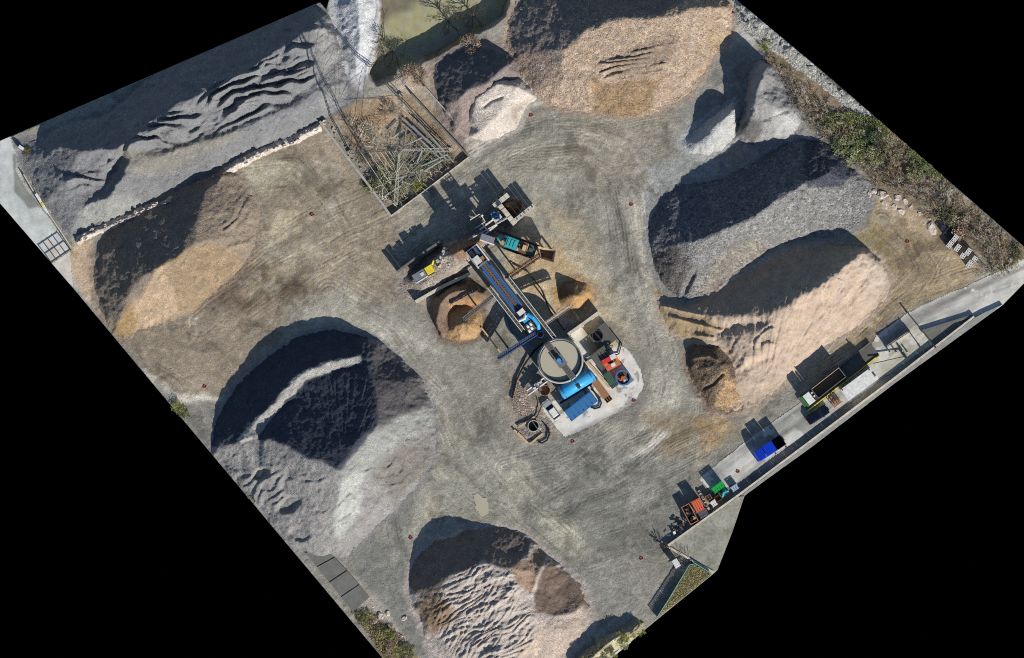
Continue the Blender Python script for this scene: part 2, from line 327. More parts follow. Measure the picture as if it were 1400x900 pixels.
# blotches: damp, dry and dusty ground
bl = fbm(GX, GY, 45, 80, 5, 0.6)[..., None]; GC *= 1 + 0.34 * bl
wet = sstep(0.16, 0.38, fbm(GX, GY, 30, 95, 5, 0.62)) * sstep(-0.15, 0.2, fbm(GX, GY, 120, 99, 2)); GC *= (1 - 0.34 * wet)[..., None]
dry = sstep(0.18, 0.34, fbm(GX, GY, 38, 195, 5, 0.62)); GC = GC * (1 - 0.24 * dry[..., None]) + np.array(lin((186, 182, 170))) * 0.24 * dry[..., None]
GC *= (1 + .17 * fbm(GX, GY, 5, 130, 3, .75) + .10 * fbm(GX, GY, 16, 140, 4, .65))[..., None]
# wheel tracks
TR = [ # path, half width, rut spacing, rut depth, streak
 ([(545, 318), (600, 275), (660, 232), (730, 200), (790, 192), (845, 215), (880, 270), (888, 350), (905, 430)], 62, 6.5, .075, .20),
 ([(640, 225), (690, 190), (750, 172), (830, 178), (930, 160)], 34, 6, .07, .18),
 ([(700, 215), (790, 210), (830, 240), (840, 300), (850, 380)], 30, 7, .07, .18),
 ([(862, 270), (875, 350), (900, 440), (922, 520), (905, 590), (850, 640), (760, 690)], 34, 8, .05, .2),
 ([(770, 640), (850, 600), (930, 560)], 40, 6, .07, .16),
 ([(740, 705), (840, 672), (960, 612)], 52, 5.5, .085, .16),
 ([(770, 600), (835, 660), (900, 740)], 46, 7, .06, .12),
 ([(690, 640), (780, 620), (860, 560), (905, 480)], 40, 6.5, .055, .15),
 ([(270, 440), (370, 365), (470, 310), (560, 270)], 70, 8, .06, .24),
 ([(330, 240), (400, 235), (440, 280), (470, 340), (540, 370)], 45, 8, .05, .2),
 ([(175, 440), (200, 500), (260, 535), (300, 545)], 26, 6, .05, .22),
 ([(450, 400), (540, 455), (610, 540), (650, 630), (720, 700), (800, 770)], 55, 9, .05, .16),
 ([(590, 560), (600, 640), (660, 700), (760, 730)], 45, 8, .05, .14),
 ([(800, 760), (870, 740), (900, 800), (850, 850)], 50, 7, .05, .14),
 ([(1100, 520), (1180, 465), (1260, 405), (1330, 380)], 34, 7, .10, .3),
 ([(1205, 300), (1240, 330), (1260, 370), (1210, 430)], 34, 8, .10, .25),
 ([(1290, 330), (1260, 380), (1200, 440)], 30, 6, .09, .2),
 ([(860, 640), (920, 600), (1000, 570), (1090, 510)], 26, 6, .06, .3),
 ([(480, 640), (540, 700), (560, 800), (600, 870)], 40, 9, .04, .16),
]
for k, (path, hw, spc, dep, stk) in enumerate(TR):
    xs = [p[0] for p in path]; ys = [p[1] for p in path]
    j0 = np.searchsorted(GX[0], min(xs) - hw); j1 = np.searchsorted(GX[0], max(xs) + hw); i0 = np.searchsorted(GY[:, 0], min(ys) - hw); i1 = np.searchsorted(GY[:, 0], max(ys) + hw)
    sl = (slice(max(0, i0), i1), slice(max(0, j0), j1)); X = GX[sl]; Y = GY[sl]
    Dd, A, SG = seg_dist(X, Y, path)
    env = sstep(hw, hw * 0.35, Dd); SGw = SG + 3.0 * fbm(A, SG, 40, 300 + k, 3)
    gate = sstep(-0.05, 0.45, fbm(A / 3.2, SG * 1.2, 12, 330 + k, 3))
    spc = spc * 0.62; rut = np.abs(np.mod(SGw / spc + 0.6 * fbm(A / 2, SG, 40, 340 + k, 2), 1) * 2 - 1)
    lug = 0.5 + 0.5 * np.sin(A * 2.1 + SG * 1.3)
    GZ[sl] += -dep * 1.45 * env * gate * sstep(0.45, 0.95, rut) * (0.75 + 0.25 * lug)
    GC[sl] *= (1 - .27 * env * gate * sstep(.62, .92, rut) + .13 * env * gate * sstep(.35, .05, rut))[..., None]
    st_ = fbm(A / 14.0, SGw, 3.6, 360 + k, 3, 0.6) + .9 * fbm(A / 9.0, SGw, 11, 380 + k, 3, .6); GC[sl] *= np.clip(1 + stk * 1.9 * env * st_ * (0.55 + 0.45 * gate), .5, 1.5)[..., None]
for P_ in (ROADP, PADP, ACCP):
    D, _, _ = seg_dist(GX, GY, P_, True); k_ = sstep(-5, 3, np.where(inside(P_, GX, GY), D, -D)); GZ = GZ * (1 - k_) - 0.06 * k_
GC = np.clip(GC * np.array((.975, .955, .905), np.float32), 0.02, 0.75)

# ---------------------------------------------------------------- stockpiles
def ex_dune(ang, short, long, amp, seed, mask=None, **kw):
    def f(X, Y, Z):
        d = amp * dunes(X, Y, ang, short, long, seed, **kw)
        if mask is not None:
            D, _, _ = seg_dist(X, Y, mask, True); d = d * sstep(-4, 9, np.where(inside(mask, X, Y), D, -D))
        return d
    return f
def ex_sum(*fs): return lambda X, Y, Z: sum(f(X, Y, Z) for f in fs)
def ex_fan(cx, cy, n, amp, mask, seed):
    def f(X, Y, Z):
        a = np.arctan2(Y - cy, X - cx); r = np.hypot(X - cx, Y - cy)
        g = fbm(a * n, r / 40, 1.0, seed, 3); D, _, _ = seg_dist(X, Y, mask, True)
        return amp * g * sstep(0, 8, np.where(inside(mask, X, Y), D, -D)) * sstep(8, 60, r)
    return f
def ex_line(line, width, amp):
    """a bulldozed berm (amp > 0) or cut (amp < 0) along a line"""
    def f(X, Y, Z):
        D, A, SG = seg_dist(X, Y, line); return amp * np.exp(-(D / width) ** 2)
    return f
def ex_scoop(cx, cy, rx, ry, ang, depth):
    """a bite taken by a loader: steep back wall, flat floor"""
    def f(X, Y, Z):
        ca, sa = math.cos(ang), math.sin(ang); u = ((X - cx) * ca + (Y - cy) * sa) / rx; v = (-(X - cx) * sa + (Y - cy) * ca) / ry
        return -depth * sstep(1.0, 0.55, np.hypot(u, v))
    return f

P1M = [(150, 214), (205, 172), (300, 113), (400, 56), (430, 60), (438, 118), (345, 165), (262, 190), (215, 205), (170, 214)]
pile('dune_pile', [(22, 200), (34, 232), (56, 280), (90, 318), (108, 326), (160, 300), (260, 256), (330, 216), (400, 188), (440, 166), (480, 140), (476, 100), (462, 50), (445, 12), (415, 2), (367, 15), (280, 62), (185, 118), (150, 152), (98, 166), (55, 186), (28, 196)],
     [[(60, 212, 1.8), (80, 202, 3.6), (110, 208, 5.6), (165, 203, 7.2), (205, 166, 8.0), (250, 141, 8.2), (300, 111, 8.4), (345, 90, 8.4), (390, 60, 8.2), (415, 44, 7.0), (440, 40, 4.5)],
      [(222, 211, 4.3), (265, 197, 4.3), (345, 173, 4.3), (435, 128, 4.0)], [(216, 201, 3.3), (262, 187, 3.3), (342, 162, 3.2), (430, 117, 3.2)],
      [(149, 267, 4.2), (168, 240, 5.0), (182, 212, 5.2)], [(141, 256, 2.6), (156, 230, 2.0), (170, 208, 3.4)], [(75, 262, 2.2), (110, 285, 2.0)]],
     (120, 120, 121), [([(100, 290), (200, 255), (330, 195), (440, 140), (440, 170), (330, 216), (200, 285), (110, 326)], (122, 122, 121), 10), ([(155, 205), (220, 205), (330, 175), (330, 190), (230, 235), (180, 240)], (130, 124, 112), 8, .8),
      ([(100, 300), (130, 270), (180, 270), (200, 280), (120, 322)], (150, 150, 142), 6, .6), ([(430, 20), (470, 20), (470, 130), (440, 150)], (138, 136, 132), 8)],
     M['fine'], 'long grey gravel stockpile with wind-rippled crest along the north-west wall', 400, rough=0.10, rscale=16,
     extra=ex_sum(ex_dune(-0.42, 21, 85, 2.2, 410, P1M, warp=1.2, sharp=.68, gate=-.5), ex_dune(-0.30, 10, 45, 0.8, 440, P1M), ex_dune(0.10, 15, 50, 1.5, 460, [(75, 215), (160, 215), (160, 260), (80, 260)])))
pile('brown_pile', [(127, 348), (150, 312), (200, 274), (250, 252), (306, 228), (330, 240), (350, 268), (356, 300), (350, 335), (333, 368), (300, 398), (265, 428), (235, 441), (190, 452), (170, 475), (158, 470), (148, 450), (133, 425), (126, 385)],
     [[(303, 242, 2.0), (278, 272, 3.7), (267, 305, 5.0), (264, 335, 6.3), (224, 362, 7.0), (195, 377, 6.6), (175, 405, 4.8), (160, 445, 1.2)], [(310, 290, 4.2), (315, 325, 4.0)], [(245, 400, 3.6)]],
     (140, 124, 106), [([(262, 333), (300, 336), (333, 358), (325, 392), (270, 428), (240, 430), (236, 395), (223, 362)], (146, 124, 96), 4), ([(223, 362), (236, 395), (244, 428), (180, 458), (160, 445), (175, 405), (195, 377)], (168, 143, 115), 3),
      ([(165, 405), (180, 400), (190, 440), (165, 475), (155, 450)], (148, 120, 82), 4), ([(120, 350), (200, 270), (300, 235), (264, 333), (222, 361), (160, 442), (135, 430)], (124, 112, 99), 4)],  # last zone darkens the back face, adding painted shade
     M['fine'], 'brown and golden gravel cone with dark shaded back beside rubble wall', 500, rough=0.10, extra=ex_sum(ex_line([(345, 330), (315, 338)], 3, .4), ex_dune(-0.5, 14, 60, .4, 515, [(290, 260), (350, 270), (350, 340), (290, 340)])))
NWF = [(380, 560), (416, 524), (456, 508), (498, 500), (514, 540), (516, 582), (490, 606), (465, 640), (400, 614), (350, 602)]
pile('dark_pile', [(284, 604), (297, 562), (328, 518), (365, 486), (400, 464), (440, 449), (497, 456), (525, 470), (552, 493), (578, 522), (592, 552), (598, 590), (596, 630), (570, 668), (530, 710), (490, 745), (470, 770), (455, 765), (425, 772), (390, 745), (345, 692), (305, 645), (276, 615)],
     [[(497, 470, 3.6), (503, 500, 6.6), (513, 540, 9.0), (516, 580, 11.0), (490, 605, 11.8), (463, 642, 12.2), (430, 630, 11.0), (400, 614, 9.5), (370, 600, 7.6), (340, 600, 5.4), (305, 610, 2.2)],
      [(328, 602, 5.2), (371, 554, 5.7), (407, 514, 5.8), (448, 496, 5.8), (492, 486, 5.6)], [(350, 603, 5.1), (384, 563, 5.2), (417, 526, 5.3), (455, 509, 5.3), (494, 499, 5.3)],
      [(470, 660, 10.4), (460, 700, 6.2), (455, 735, 3.0)], [(555, 560, 6.2), (545, 610, 6.0), (520, 650, 4.4)], [(420, 665, 7.4), (385, 650, 6.0), (345, 640, 3.8)], [(425, 720, 3.8)], [(560, 520, 4.0)]],
     (136, 133, 130), [([(276, 615), (290, 560), (325, 515), (400, 460), (440, 445), (500, 452), (510, 500), (518, 540), (518, 582), (465, 643), (370, 600), (330, 604)], (62, 67, 79), 2.5),  # stepped face: dark stone, coloured darker still for its shade
      ([(332, 606), (325, 600), (368, 552), (405, 512), (447, 494), (492, 484), (494, 497), (453, 507), (415, 523), (382, 561), (350, 600)], (166, 162, 153), 1.5), ([(500, 470), (530, 478), (575, 522), (590, 550), (540, 580), (518, 590), (514, 540)], (92, 88, 88), 6),
      ([(515, 590), (545, 572), (598, 562), (600, 580), (560, 598), (520, 628), (495, 660), (480, 735), (455, 735), (456, 680), (463, 645)], (140, 141, 136), 6), ([(462, 660), (500, 640), (490, 700), (465, 740), (455, 720)], (164, 165, 158), 4, .8), ([(510, 650), (545, 610), (590, 600), (590, 640), (540, 690)], (118, 113, 106), 7),
      ([(300, 605), (345, 612), (350, 640), (320, 640)], (158, 154, 146), 7, .7)],
     M['fine'], 'largest stockpile with blue-black shaded stepped face and pale concrete-grey shoulder', 600, rough=0.13, rscale=13,
     extra=ex_sum(ex_fan(470, 648, 44, .2, NWF, 610), ex_scoop(357, 648, 15, 9, -.4, 1.1), ex_scoop(395, 690, 22, 12, -.5, .9), ex_scoop(410, 730, 18, 12, .3, .8), ex_dune(-.55, 16, 40, .55, 640, [(300, 640), (450, 650), (450, 740), (390, 740)]), ex_dune(-.7, 13, 40, .35, 660, [(470, 640), (600, 560), (600, 620), (480, 740)]), ex_line([(462, 690), (478, 672), (500, 690)], 2.2, -.32), ex_line([(462, 712), (480, 700), (496, 708)], 2.0, -.3)))
P4M = [(596, 815), (620, 787), (642, 775), (664, 771), (700, 780), (730, 835), (735, 880), (700, 910), (620, 905), (590, 850)]
pile('ribbed_pile', [(555, 805), (559, 780), (574, 752), (600, 733), (630, 722), (690, 720), (722, 732), (747, 755), (776, 778), (800, 800), (809, 830), (813, 850), (800, 872), (775, 898), (755, 930), (600, 930), (578, 865), (563, 832)],
     [[(598, 808, 4.6), (620, 785, 6.2), (640, 773, 6.6), (662, 769, 6.6), (697, 780, 6.2), (702, 800, 5.8), (694, 840, 4.8), (684, 880, 3.8), (676, 925, 3.0)], [(722, 748, 2.2), (718, 780, 4.6), (722, 811, 3.4)], [(752, 772, 3.2), (745, 790, 3.4), (727, 812, 3.0)], [(733, 805, 2.4), (770, 830, 1.7), (790, 836, 1.0)], [(740, 852, 3.0), (780, 868, 1.2)]],
     (172, 160, 150), [([(550, 800), (575, 745), (690, 715), (735, 742), (700, 778), (662, 769), (620, 786), (598, 808), (600, 835)], (122, 108, 98), 3), ([(565, 830), (600, 808), (625, 840), (590, 870)], (135, 112, 90), 7),  # first zone paints the north-west bowl darker, as shade
      ([(700, 775), (738, 750), (748, 758), (724, 812), (708, 800)], (150, 125, 104), 2), ([(727, 812), (750, 765), (800, 800), (810, 830), (780, 848), (735, 835)], (112, 95, 82), 3), ([(700, 905), (740, 850), (800, 830), (812, 850), (770, 900)], (176, 158, 142), 5)],
     M['fine'], 'round stockpile with deeply ribbed pinkish front at the bottom edge', 700, rough=0.09,
     extra=ex_sum(ex_dune(-0.45, 7.2, 60, .62, 710, P4M, warp=1.25, sharp=.6, gate=-.45), ex_dune(-0.95, 7, 40, .4, 730, P4M), ex_dune(-0.2, 15, 70, .5, 745, P4M, warp=1.2), ex_line([(745, 765), (735, 790), (726, 812)], 4, .4), ex_line([(800, 818), (785, 838), (760, 842)], 3.5, .35), ex_line([(760, 790), (775, 815), (770, 830)], 9, -.5)))
pile('beige_pile', [(700, 88), (688, 60), (692, 30), (705, -14), (740, -30), (960, -30), (1003, 10), (1003, 40), (1000, 60), (976, 75), (966, 100), (946, 130), (900, 156), (860, 161), (800, 157), (760, 149), (735, 137), (716, 110)],
     [[(768, 98, 4.6), (770, 70, 6.4), (800, 42, 7.6), (850, 27, 7.8), (905, 24, 7.0), (945, 15, 5.0), (985, 8, 3.6)], [(805, 112, 4.2), (850, 92, 4.9), (900, 78, 4.6), (935, 62, 3.6)], [(770, 130, 1.8)], [(735, 90, 2.6), (720, 70, 2.4)]],
     (170, 147, 124), [([(690, 20), (705, -30), (900, -30), (935, 0), (905, 20), (850, 26), (800, 40), (770, 70), (766, 95), (745, 85), (700, 60)], (132, 121, 113), 5), ([(690, 60), (740, 60), (765, 100), (730, 130), (705, 95)], (140, 122, 110), 7),  # first zone: north-west side tinted darker, shade put into the colour
      ([(808, 105), (830, 112), (900, 108), (890, 150), (860, 160), (812, 155)], (148, 122, 92), 5), ([(830, 85), (870, 70), (920, 40), (930, 60), (900, 100), (850, 112)], (134, 116, 100), 7, .8), ([(970, 40), (1003, 40), (1000, 62), (972, 75)], (166, 144, 114), 5)],
     M['coarse'], 'broad pinkish-beige coarse gravel stockpile with furrowed front, top edge', 800, rough=0.14,
     extra=ex_sum(ex_dune(-0.15, 9, 80, .75, 815, [(815, 70), (920, 60), (910, 112), (820, 112)])))
pile('dark_oval_pile', [(590, 112), (592, 90), (606, 72), (638, 59), (666, 58), (702, 74), (718, 98), (702, 122), (668, 150), (648, 185), (636, 205), (615, 180), (598, 142)],
     [[(612, 140, 2.2), (640, 126, 4.2), (668, 113, 4.8), (692, 92, 4.0), (704, 84, 1.6)], [(630, 165, 1.6)]], (140, 124, 116), [([(588, 112), (590, 88), (640, 55), (700, 72), (692, 92), (668, 113), (640, 126), (608, 140)], (98, 95, 95), 4), ([(670, 112), (700, 85), (716, 98), (700, 122)], (128, 118, 112), 5)],  # back of the oval darkened in colour to look shaded
     M['fine'], 'small oval heap with dark shaded back between pond and pale heap', 860, rough=0.08)
pile('pale_pile', [(641, 200), (637, 170), (638, 142), (650, 117), (680, 102), (707, 105), (730, 120), (739, 137), (722, 146), (708, 175), (682, 190), (664, 196), (650, 212)],
     [[(646, 160, 2.0), (652, 135, 3.2), (678, 115, 4.4), (708, 117, 3.6), (728, 131, 1.3)], [(658, 178, 2.4), (690, 150, 3.0)]], (190, 178, 165), [([(700, 145), (720, 140), (705, 172)], (150, 135, 115), 5, .7)],
     M['fine'], 'pale cream crescent heap lapping against the dark oval heap', 880, rough=0.07, warp=1.8, extra=ex_line([(662, 146), (672, 138), (686, 133)], 2.2, -.45))
pile('crescent_pile', [(928, 200), (934, 186), (944, 178), (962, 165), (982, 150), (1003, 138), (1012, 158), (1008, 188), (988, 205), (962, 216), (940, 212)],
     [[(940, 203, .8), (956, 198, 2.0), (970, 184, 3.2), (978, 166, 4.0), (996, 148, 4.2)], [(965, 206, 1.4), (984, 194, 2.2), (996, 172, 3.0)]], (172, 172, 168), [], M['fine'], 'small white crescent-shaped heap with a black shaded hollow', 900, rough=0.08, blur=22)
pile('grey_mound', [(1008, 190), (1010, 165), (1018, 140), (1026, 96), (1042, 78), (1062, 96), (1094, 150), (1098, 186), (1062, 204), (1030, 200)],
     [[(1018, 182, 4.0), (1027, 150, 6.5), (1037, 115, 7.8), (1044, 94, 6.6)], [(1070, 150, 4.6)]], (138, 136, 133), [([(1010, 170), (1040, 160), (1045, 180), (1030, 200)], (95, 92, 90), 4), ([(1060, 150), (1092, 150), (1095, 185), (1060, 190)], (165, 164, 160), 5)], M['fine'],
     'smooth grey mound below the bramble bank, casting a long shadow', 920, rough=0.10, blur=22, extra=ex_line([(1040, 165), (1080, 150)], 3, -.5))
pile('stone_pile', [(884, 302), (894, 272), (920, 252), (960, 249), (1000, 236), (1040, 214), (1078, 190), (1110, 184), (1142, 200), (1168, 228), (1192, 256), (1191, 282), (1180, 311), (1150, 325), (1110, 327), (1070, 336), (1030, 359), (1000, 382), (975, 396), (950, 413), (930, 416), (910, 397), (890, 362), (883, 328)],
     [[(906, 335, 2.6), (925, 334, 4.2), (948, 331, 5.6), (985, 317, 7.4), (1030, 296, 8.0), (1065, 273, 8.0), (1100, 250, 7.4), (1135, 236, 5.0), (1165, 250, 2.0)], [(920, 375, 2.6), (945, 385, 2.2)]],
     (136, 134, 131), [([(880, 330), (884, 295), (925, 245), (1000, 232), (1080, 186), (1105, 184), (1100, 250), (1030, 296), (950, 331), (905, 340)], (108, 109, 113), 5), ([(882, 340), (925, 335), (945, 360), (930, 410), (905, 395)], (104, 99, 94), 7), ([(950, 410), (980, 350), (1040, 320), (1050, 345), (1000, 380)], (140, 130, 114), 10, .7),  # first zone: flank away from the sun coloured darker, painted shade
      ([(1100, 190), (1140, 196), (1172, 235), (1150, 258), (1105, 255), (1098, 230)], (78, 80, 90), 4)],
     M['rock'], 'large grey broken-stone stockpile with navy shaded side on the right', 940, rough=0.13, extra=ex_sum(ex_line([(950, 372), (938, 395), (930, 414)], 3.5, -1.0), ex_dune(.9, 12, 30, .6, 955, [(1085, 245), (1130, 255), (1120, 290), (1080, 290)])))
P8C = [(940, 430), (1052, 430), (1110, 400), (1180, 345), (1200, 365), (1120, 430), (1060, 460), (1030, 470), (960, 460)]
pile('sand_pile', [(896, 408), (930, 417), (955, 412), (1000, 384), (1040, 361), (1080, 343), (1130, 332), (1182, 338), (1206, 356), (1221, 386), (1211, 411), (1181, 441), (1141, 467), (1101, 502), (1061, 537), (1031, 561), (992, 567), (966, 561), (953, 534), (939, 505), (937, 482), (946, 470), (915, 456), (900, 432)],
     [[(905, 418, .8), (930, 427, 1.7), (968, 431, 2.4), (1010, 434, 3.8), (1052, 431, 5.8), (1080, 415, 6.5), (1120, 391, 6.6), (1150, 366, 6.0), (1178, 346, 3.8), (1196, 358, 1.8)], [(985, 460, 2.0), (1015, 488, 3.4), (1050, 486, 3.8), (1075, 460, 4.2)], [(1022, 512, 1.4), (1060, 498, 2.0)], [(1000, 490, 1.0), (1010, 520, 1.0)]],
     (176, 154, 133), [([(896, 405), (1000, 380), (1130, 328), (1185, 336), (1150, 366), (1080, 415), (1052, 431), (968, 431), (905, 420)], (158, 140, 118), 4), ([(896, 418), (970, 433), (990, 450), (950, 475), (905, 445)], (152, 130, 98), 4), ([(1160, 350), (1205, 355), (1215, 395), (1190, 400)], (178, 160, 140), 8)],  # first zone: painted shade on the sand's back slope
     M['sand'], 'long tan sand stockpile with grey shaded back beside the weighbridge road', 1000, rough=0.07, blur=2,
     extra=ex_sum(ex_line([(903, 430), (940, 440), (985, 452)], 2.6, .8), ex_line([(906, 446), (945, 458), (975, 462)], 2.4, .7), ex_line([(900, 416), (960, 432)], 2.2, .5), ex_fan(1040, 560, 40, .22, [(980, 440), (1180, 340), (1210, 380), (1060, 520), (1000, 500)], 1015), ex_dune(1.2, 9, 30, .35, 1030, P8C), ex_line([(985, 450), (1012, 445), (1040, 442)], 8, -.9), ex_line([(1018, 502), (1056, 486)], 6, -.6), ex_dune(-.9, 16, 40, .5, 1045, [(985, 445), (1060, 440), (1060, 500), (1000, 510)])))
pile('brown_heap', [(937, 498), (941, 480), (952, 469), (978, 465), (1000, 474), (1010, 500), (1018, 530), (1024, 548), (1000, 564), (968, 560), (948, 528)],
     [[(950, 500, 1.6), (968, 503, 3.0), (985, 500, 3.4), (990, 520, 3.2), (985, 545, 1.6)], [(952, 487, 1.8), (978, 482, 2.0)]], (112, 94, 76), [([(985, 505), (1010, 500), (1024, 548), (990, 564), (975, 556)], (168, 136, 100), 5), ([(990, 490), (1005, 485), (1012, 515), (995, 520)], (110, 92, 78), 3)],
     M['coarse'], 'small dark brown heap with curved ledges at the sand pile foot', 1060, rough=0.10, extra=ex_sum(ex_line([(945, 490), (970, 487), (980, 492)], 2, .7), ex_line([(955, 535), (975, 525), (988, 512)], 2, -.7)))
pile('ring_pile', [(589, 432), (591, 406), (614, 389), (648, 384), (668, 394), (668, 408), (658, 420), (668, 440), (655, 462), (628, 471), (606, 466)],
     [[(604, 462, .9), (598, 440, 2.0), (601, 418, 3.0), (613, 403, 3.4), (640, 395, 3.4), (658, 402, 2.4)], [(612, 455, .2), (611, 432, .3), (624, 420, .4), (646, 418, .5), (655, 428, .4)], [(636, 443, 3.6), (640, 446, 3.6)]],
     (122, 100, 82), [([(615, 425), (650, 422), (665, 440), (650, 464), (615, 466), (612, 445)], (172, 136, 92), 3), ([(612, 415), (655, 410), (655, 424), (615, 428)], (165, 122, 82), 3)],
     M['fine'], 'horseshoe brown gravel heap under the left discharge conveyor', 1100, rough=0.07, warp=2)
pile('tan_cone', [(758, 398), (770, 384), (790, 380), (806, 390), (812, 406), (802, 422), (782, 430), (764, 420)], [[(784, 403, 3.4), (788, 406, 3.4)]], (168, 128, 82), [([(755, 400), (775, 380), (790, 380), (784, 403), (764, 420)], (120, 96, 72), 4)],  # darker triangle paints the cone's shaded side
     M['sand'], 'small orange sand cone under the right discharge conveyor', 1120, rough=0.06, warp=2)
pile('feed_ramp', [(540, 392), (548, 376), (575, 352), (604, 332), (640, 322), (668, 318), (676, 332), (660, 352), (640, 372), (610, 388), (575, 418), (555, 408)],
     [[(556, 390, .5), (585, 366, 2.4), (610, 350, 3.8), (632, 339, 5.6), (648, 333, 5.4), (660, 330, 4.4)], [(575, 390, 1.4), (610, 372, 2.6), (636, 356, 3.0)], [(622, 348, 4.8)]],
     (150, 138, 126), [([(606, 335), (645, 322), (660, 330), (650, 345), (632, 356), (615, 350)], (140, 108, 84), 3), ([(540, 385), (600, 332), (608, 345), (560, 385)], (100, 96, 92), 3)],  # second zone darkens the ramp's upper edge as painted shade
     M['coarse'], 'raised gravel ramp feeding the plant from the left', 1140, rough=0.12, warp=2)

pile('white_heap', [(452, -22), (512, -22), (517, 15), (513, 60), (502, 96), (490, 118), (472, 96), (462, 60), (455, 25)], [[(486, -20, 2.6), (492, 20, 2.8), (492, 60, 2.4), (488, 95, 1.0)], [(470, 10, 1.2), (476, 50, 1.0)]], (192, 192, 192), [([(455, 60), (480, 60), (490, 118), (470, 110)], (168, 167, 164), 7, .8)], M['fine'], 'white chalky heap beside the pond at the top edge', 1180, rough=.10, warp=2)

# stone and fines spilt round the piles, then the ground sheet itself
rag = fbm(GX, GY, 9, 901, 4, .65)
for outl, bc, sp in SPILL:
    xs = [p[0] for p in outl]; ys = [p[1] for p in outl]; i0, i1 = np.searchsorted(GY[:, 0], (min(ys) - sp, max(ys) + sp)); j0, j1 = np.searchsorted(GX[0], (min(xs) - sp, max(xs) + sp)); sl = (slice(i0, i1), slice(j0, j1))
    D, _, _ = seg_dist(GX[sl], GY[sl], outl, True); D = np.where(inside(outl, GX[sl], GY[sl]), 0, D)
    a = (sstep(sp, 0, D + rag[sl] * sp * .9) * sstep(-.35, .3, rag[sl] + .8 - 1.6 * D / sp) * .75)[..., None]
    GC[sl] = GC[sl] * (1 - a) + np.array(earth(tuple(v * .97 for v in bc)), np.float32) * a; GZ[sl] += .10 * a[..., 0] * sstep(-.1, .5, fbm(GX[sl], GY[sl], 4, 905, 2))
o = sheet('ground', GX, GY, GZ, np.ones(GX.shape, bool), GC, M['dirt'], skirt=-4.5); tag(o, kind='structure')
# ---------------------------------------------------------------- mesh builder for solid things (map units across, metres up)
ROOT = {}
class MB:
    def __init__(s): s.v = []; s.f = []
    def prism(s, poly, z0, z1, top=None):
        n = len(poly); ar = sum(poly[i][0] * poly[(i + 1) % n][1] - poly[(i + 1) % n][0] * poly[i][1] for i in range(n))
        if ar > 0:                          # map y points down: make it counter-clockwise in the world
            poly = poly[::-1]; top = top[::-1] if top else None
        top = top or poly; b = len(s.v)
        za = z0 if isinstance(z0, (list, tuple)) else [z0] * n
        s.v += [W(p[0], p[1], z) for p, z in zip(poly, za)] + [W(p[0], p[1], z1) for p in top]
        s.f.append(tuple(range(b + n - 1, b - 1, -1))); s.f.append(tuple(range(b + n, b + 2 * n)))
        for i in range(n): j = (i + 1) % n; s.f.append((b + i, b + j, b + n + j, b + n + i))
        return s
    def beam(s, a, c, w, h):
        """bar from a to c (map x, map y, z metres), w wide and h high in metres"""
        A = Vector(W(*a)); B = Vector(W(*c)); d = (B - A).normalized()
        up = Vector((0, 0, 1)) if abs(d.z) < 0.95 else Vector((1, 0, 0))
        sd = d.cross(up).normalized(); up = sd.cross(d).normalized(); b = len(s.v)
        for P in (A, B):
            for q, r in ((-1, -1), (1, -1), (1, 1), (-1, 1)): s.v.append(tuple(P + sd * q * w / 2 + up * r * h / 2))
        s.f += [(b, b + 1, b + 2, b + 3), (b + 7, b + 6, b + 5, b + 4)]
        for i in range(4): j = (i + 1) % 4; s.f.append((b + i, b + 4 + i, b + 4 + j, b + j))
        return s
    def tube(s, pts, r, n=8, taper=None):
        P = [Vector(W(*p)) for p in pts]; rings = []
        for i, p in enumerate(P):
            d = (P[min(i + 1, len(P) - 1)] - P[max(i - 1, 0)]).normalized(); up = Vector((0, 0, 1)) if abs(d.z) < 0.9 else Vector((1, 0, 0))
            e = d.cross(up).normalized(); g = e.cross(d); rr = r if taper is None else taper[i]; rings.append(len(s.v))
            for k in range(n): a = 2 * math.pi * k / n; s.v.append(tuple(p + (e * math.cos(a) + g * math.sin(a)) * rr))
        for i in range(len(P) - 1):
            a, b = rings[i], rings[i + 1]
            for k in range(n): j = (k + 1) % n; s.f.append((a + k, a + j, b + j, b + k))
        s.f.append(tuple(range(rings[0] + n - 1, rings[0] - 1, -1))); s.f.append(tuple(range(rings[-1], rings[-1] + n)))
        return s
    def cyl(s, x, y, r, z0, z1, n=40): return s.prism([(x + r * math.cos(2 * math.pi * k / n), y + r * math.sin(2 * math.pi * k / n)) for k in range(n)], z0, z1)
    def ring(s, x, y, r0, r1, z0, z1, n=48):
        b = len(s.v)
        for k in range(n):
            a = -2 * math.pi * k / n; c, q = math.cos(a), math.sin(a)
            for r, z in ((r0, z0), (r1, z0), (r1, z1), (r0, z1)): s.v.append(W(x + r * c, y + r * q, z))
        for k in range(n):
            p = b + 4 * k; q = b + 4 * ((k + 1) % n)
            for i in range(4): j = (i + 1) % 4; s.f.append((p + i, q + i, q + j, p + j))
        return s
    def build(s, name, mat, parent=None, smooth=False):
        me = bpy.data.meshes.new(name); o = bpy.data.objects.new(name, me)
        if parent is not None:
            loc = ROOT[parent]; o.parent = parent
        else:
            V = np.array(s.v); loc = Vector((float(V[:, 0].mean()), float(V[:, 1].mean()), float(V[:, 2].min()))); o.location = loc
        ROOT[o] = loc
        me.from_pydata([tuple(Vector(p) - loc) for p in s.v], [], s.f); me.materials.append(mat if not isinstance(mat, str) else M[mat])
        if smooth: me.polygons.foreach_set('use_smooth', np.ones(len(me.polygons), bool))
        COL.objects.link(o); return o
def thing(name, x, y, label, cat, group=None, z=0.0):
    o = bpy.data.objects.new(name, None); o.empty_display_size = 0.5; o.location = W(x, y, z); COL.objects.link(o); ROOT[o] = Vector(o.location)
    return tag(o, label, cat, group)
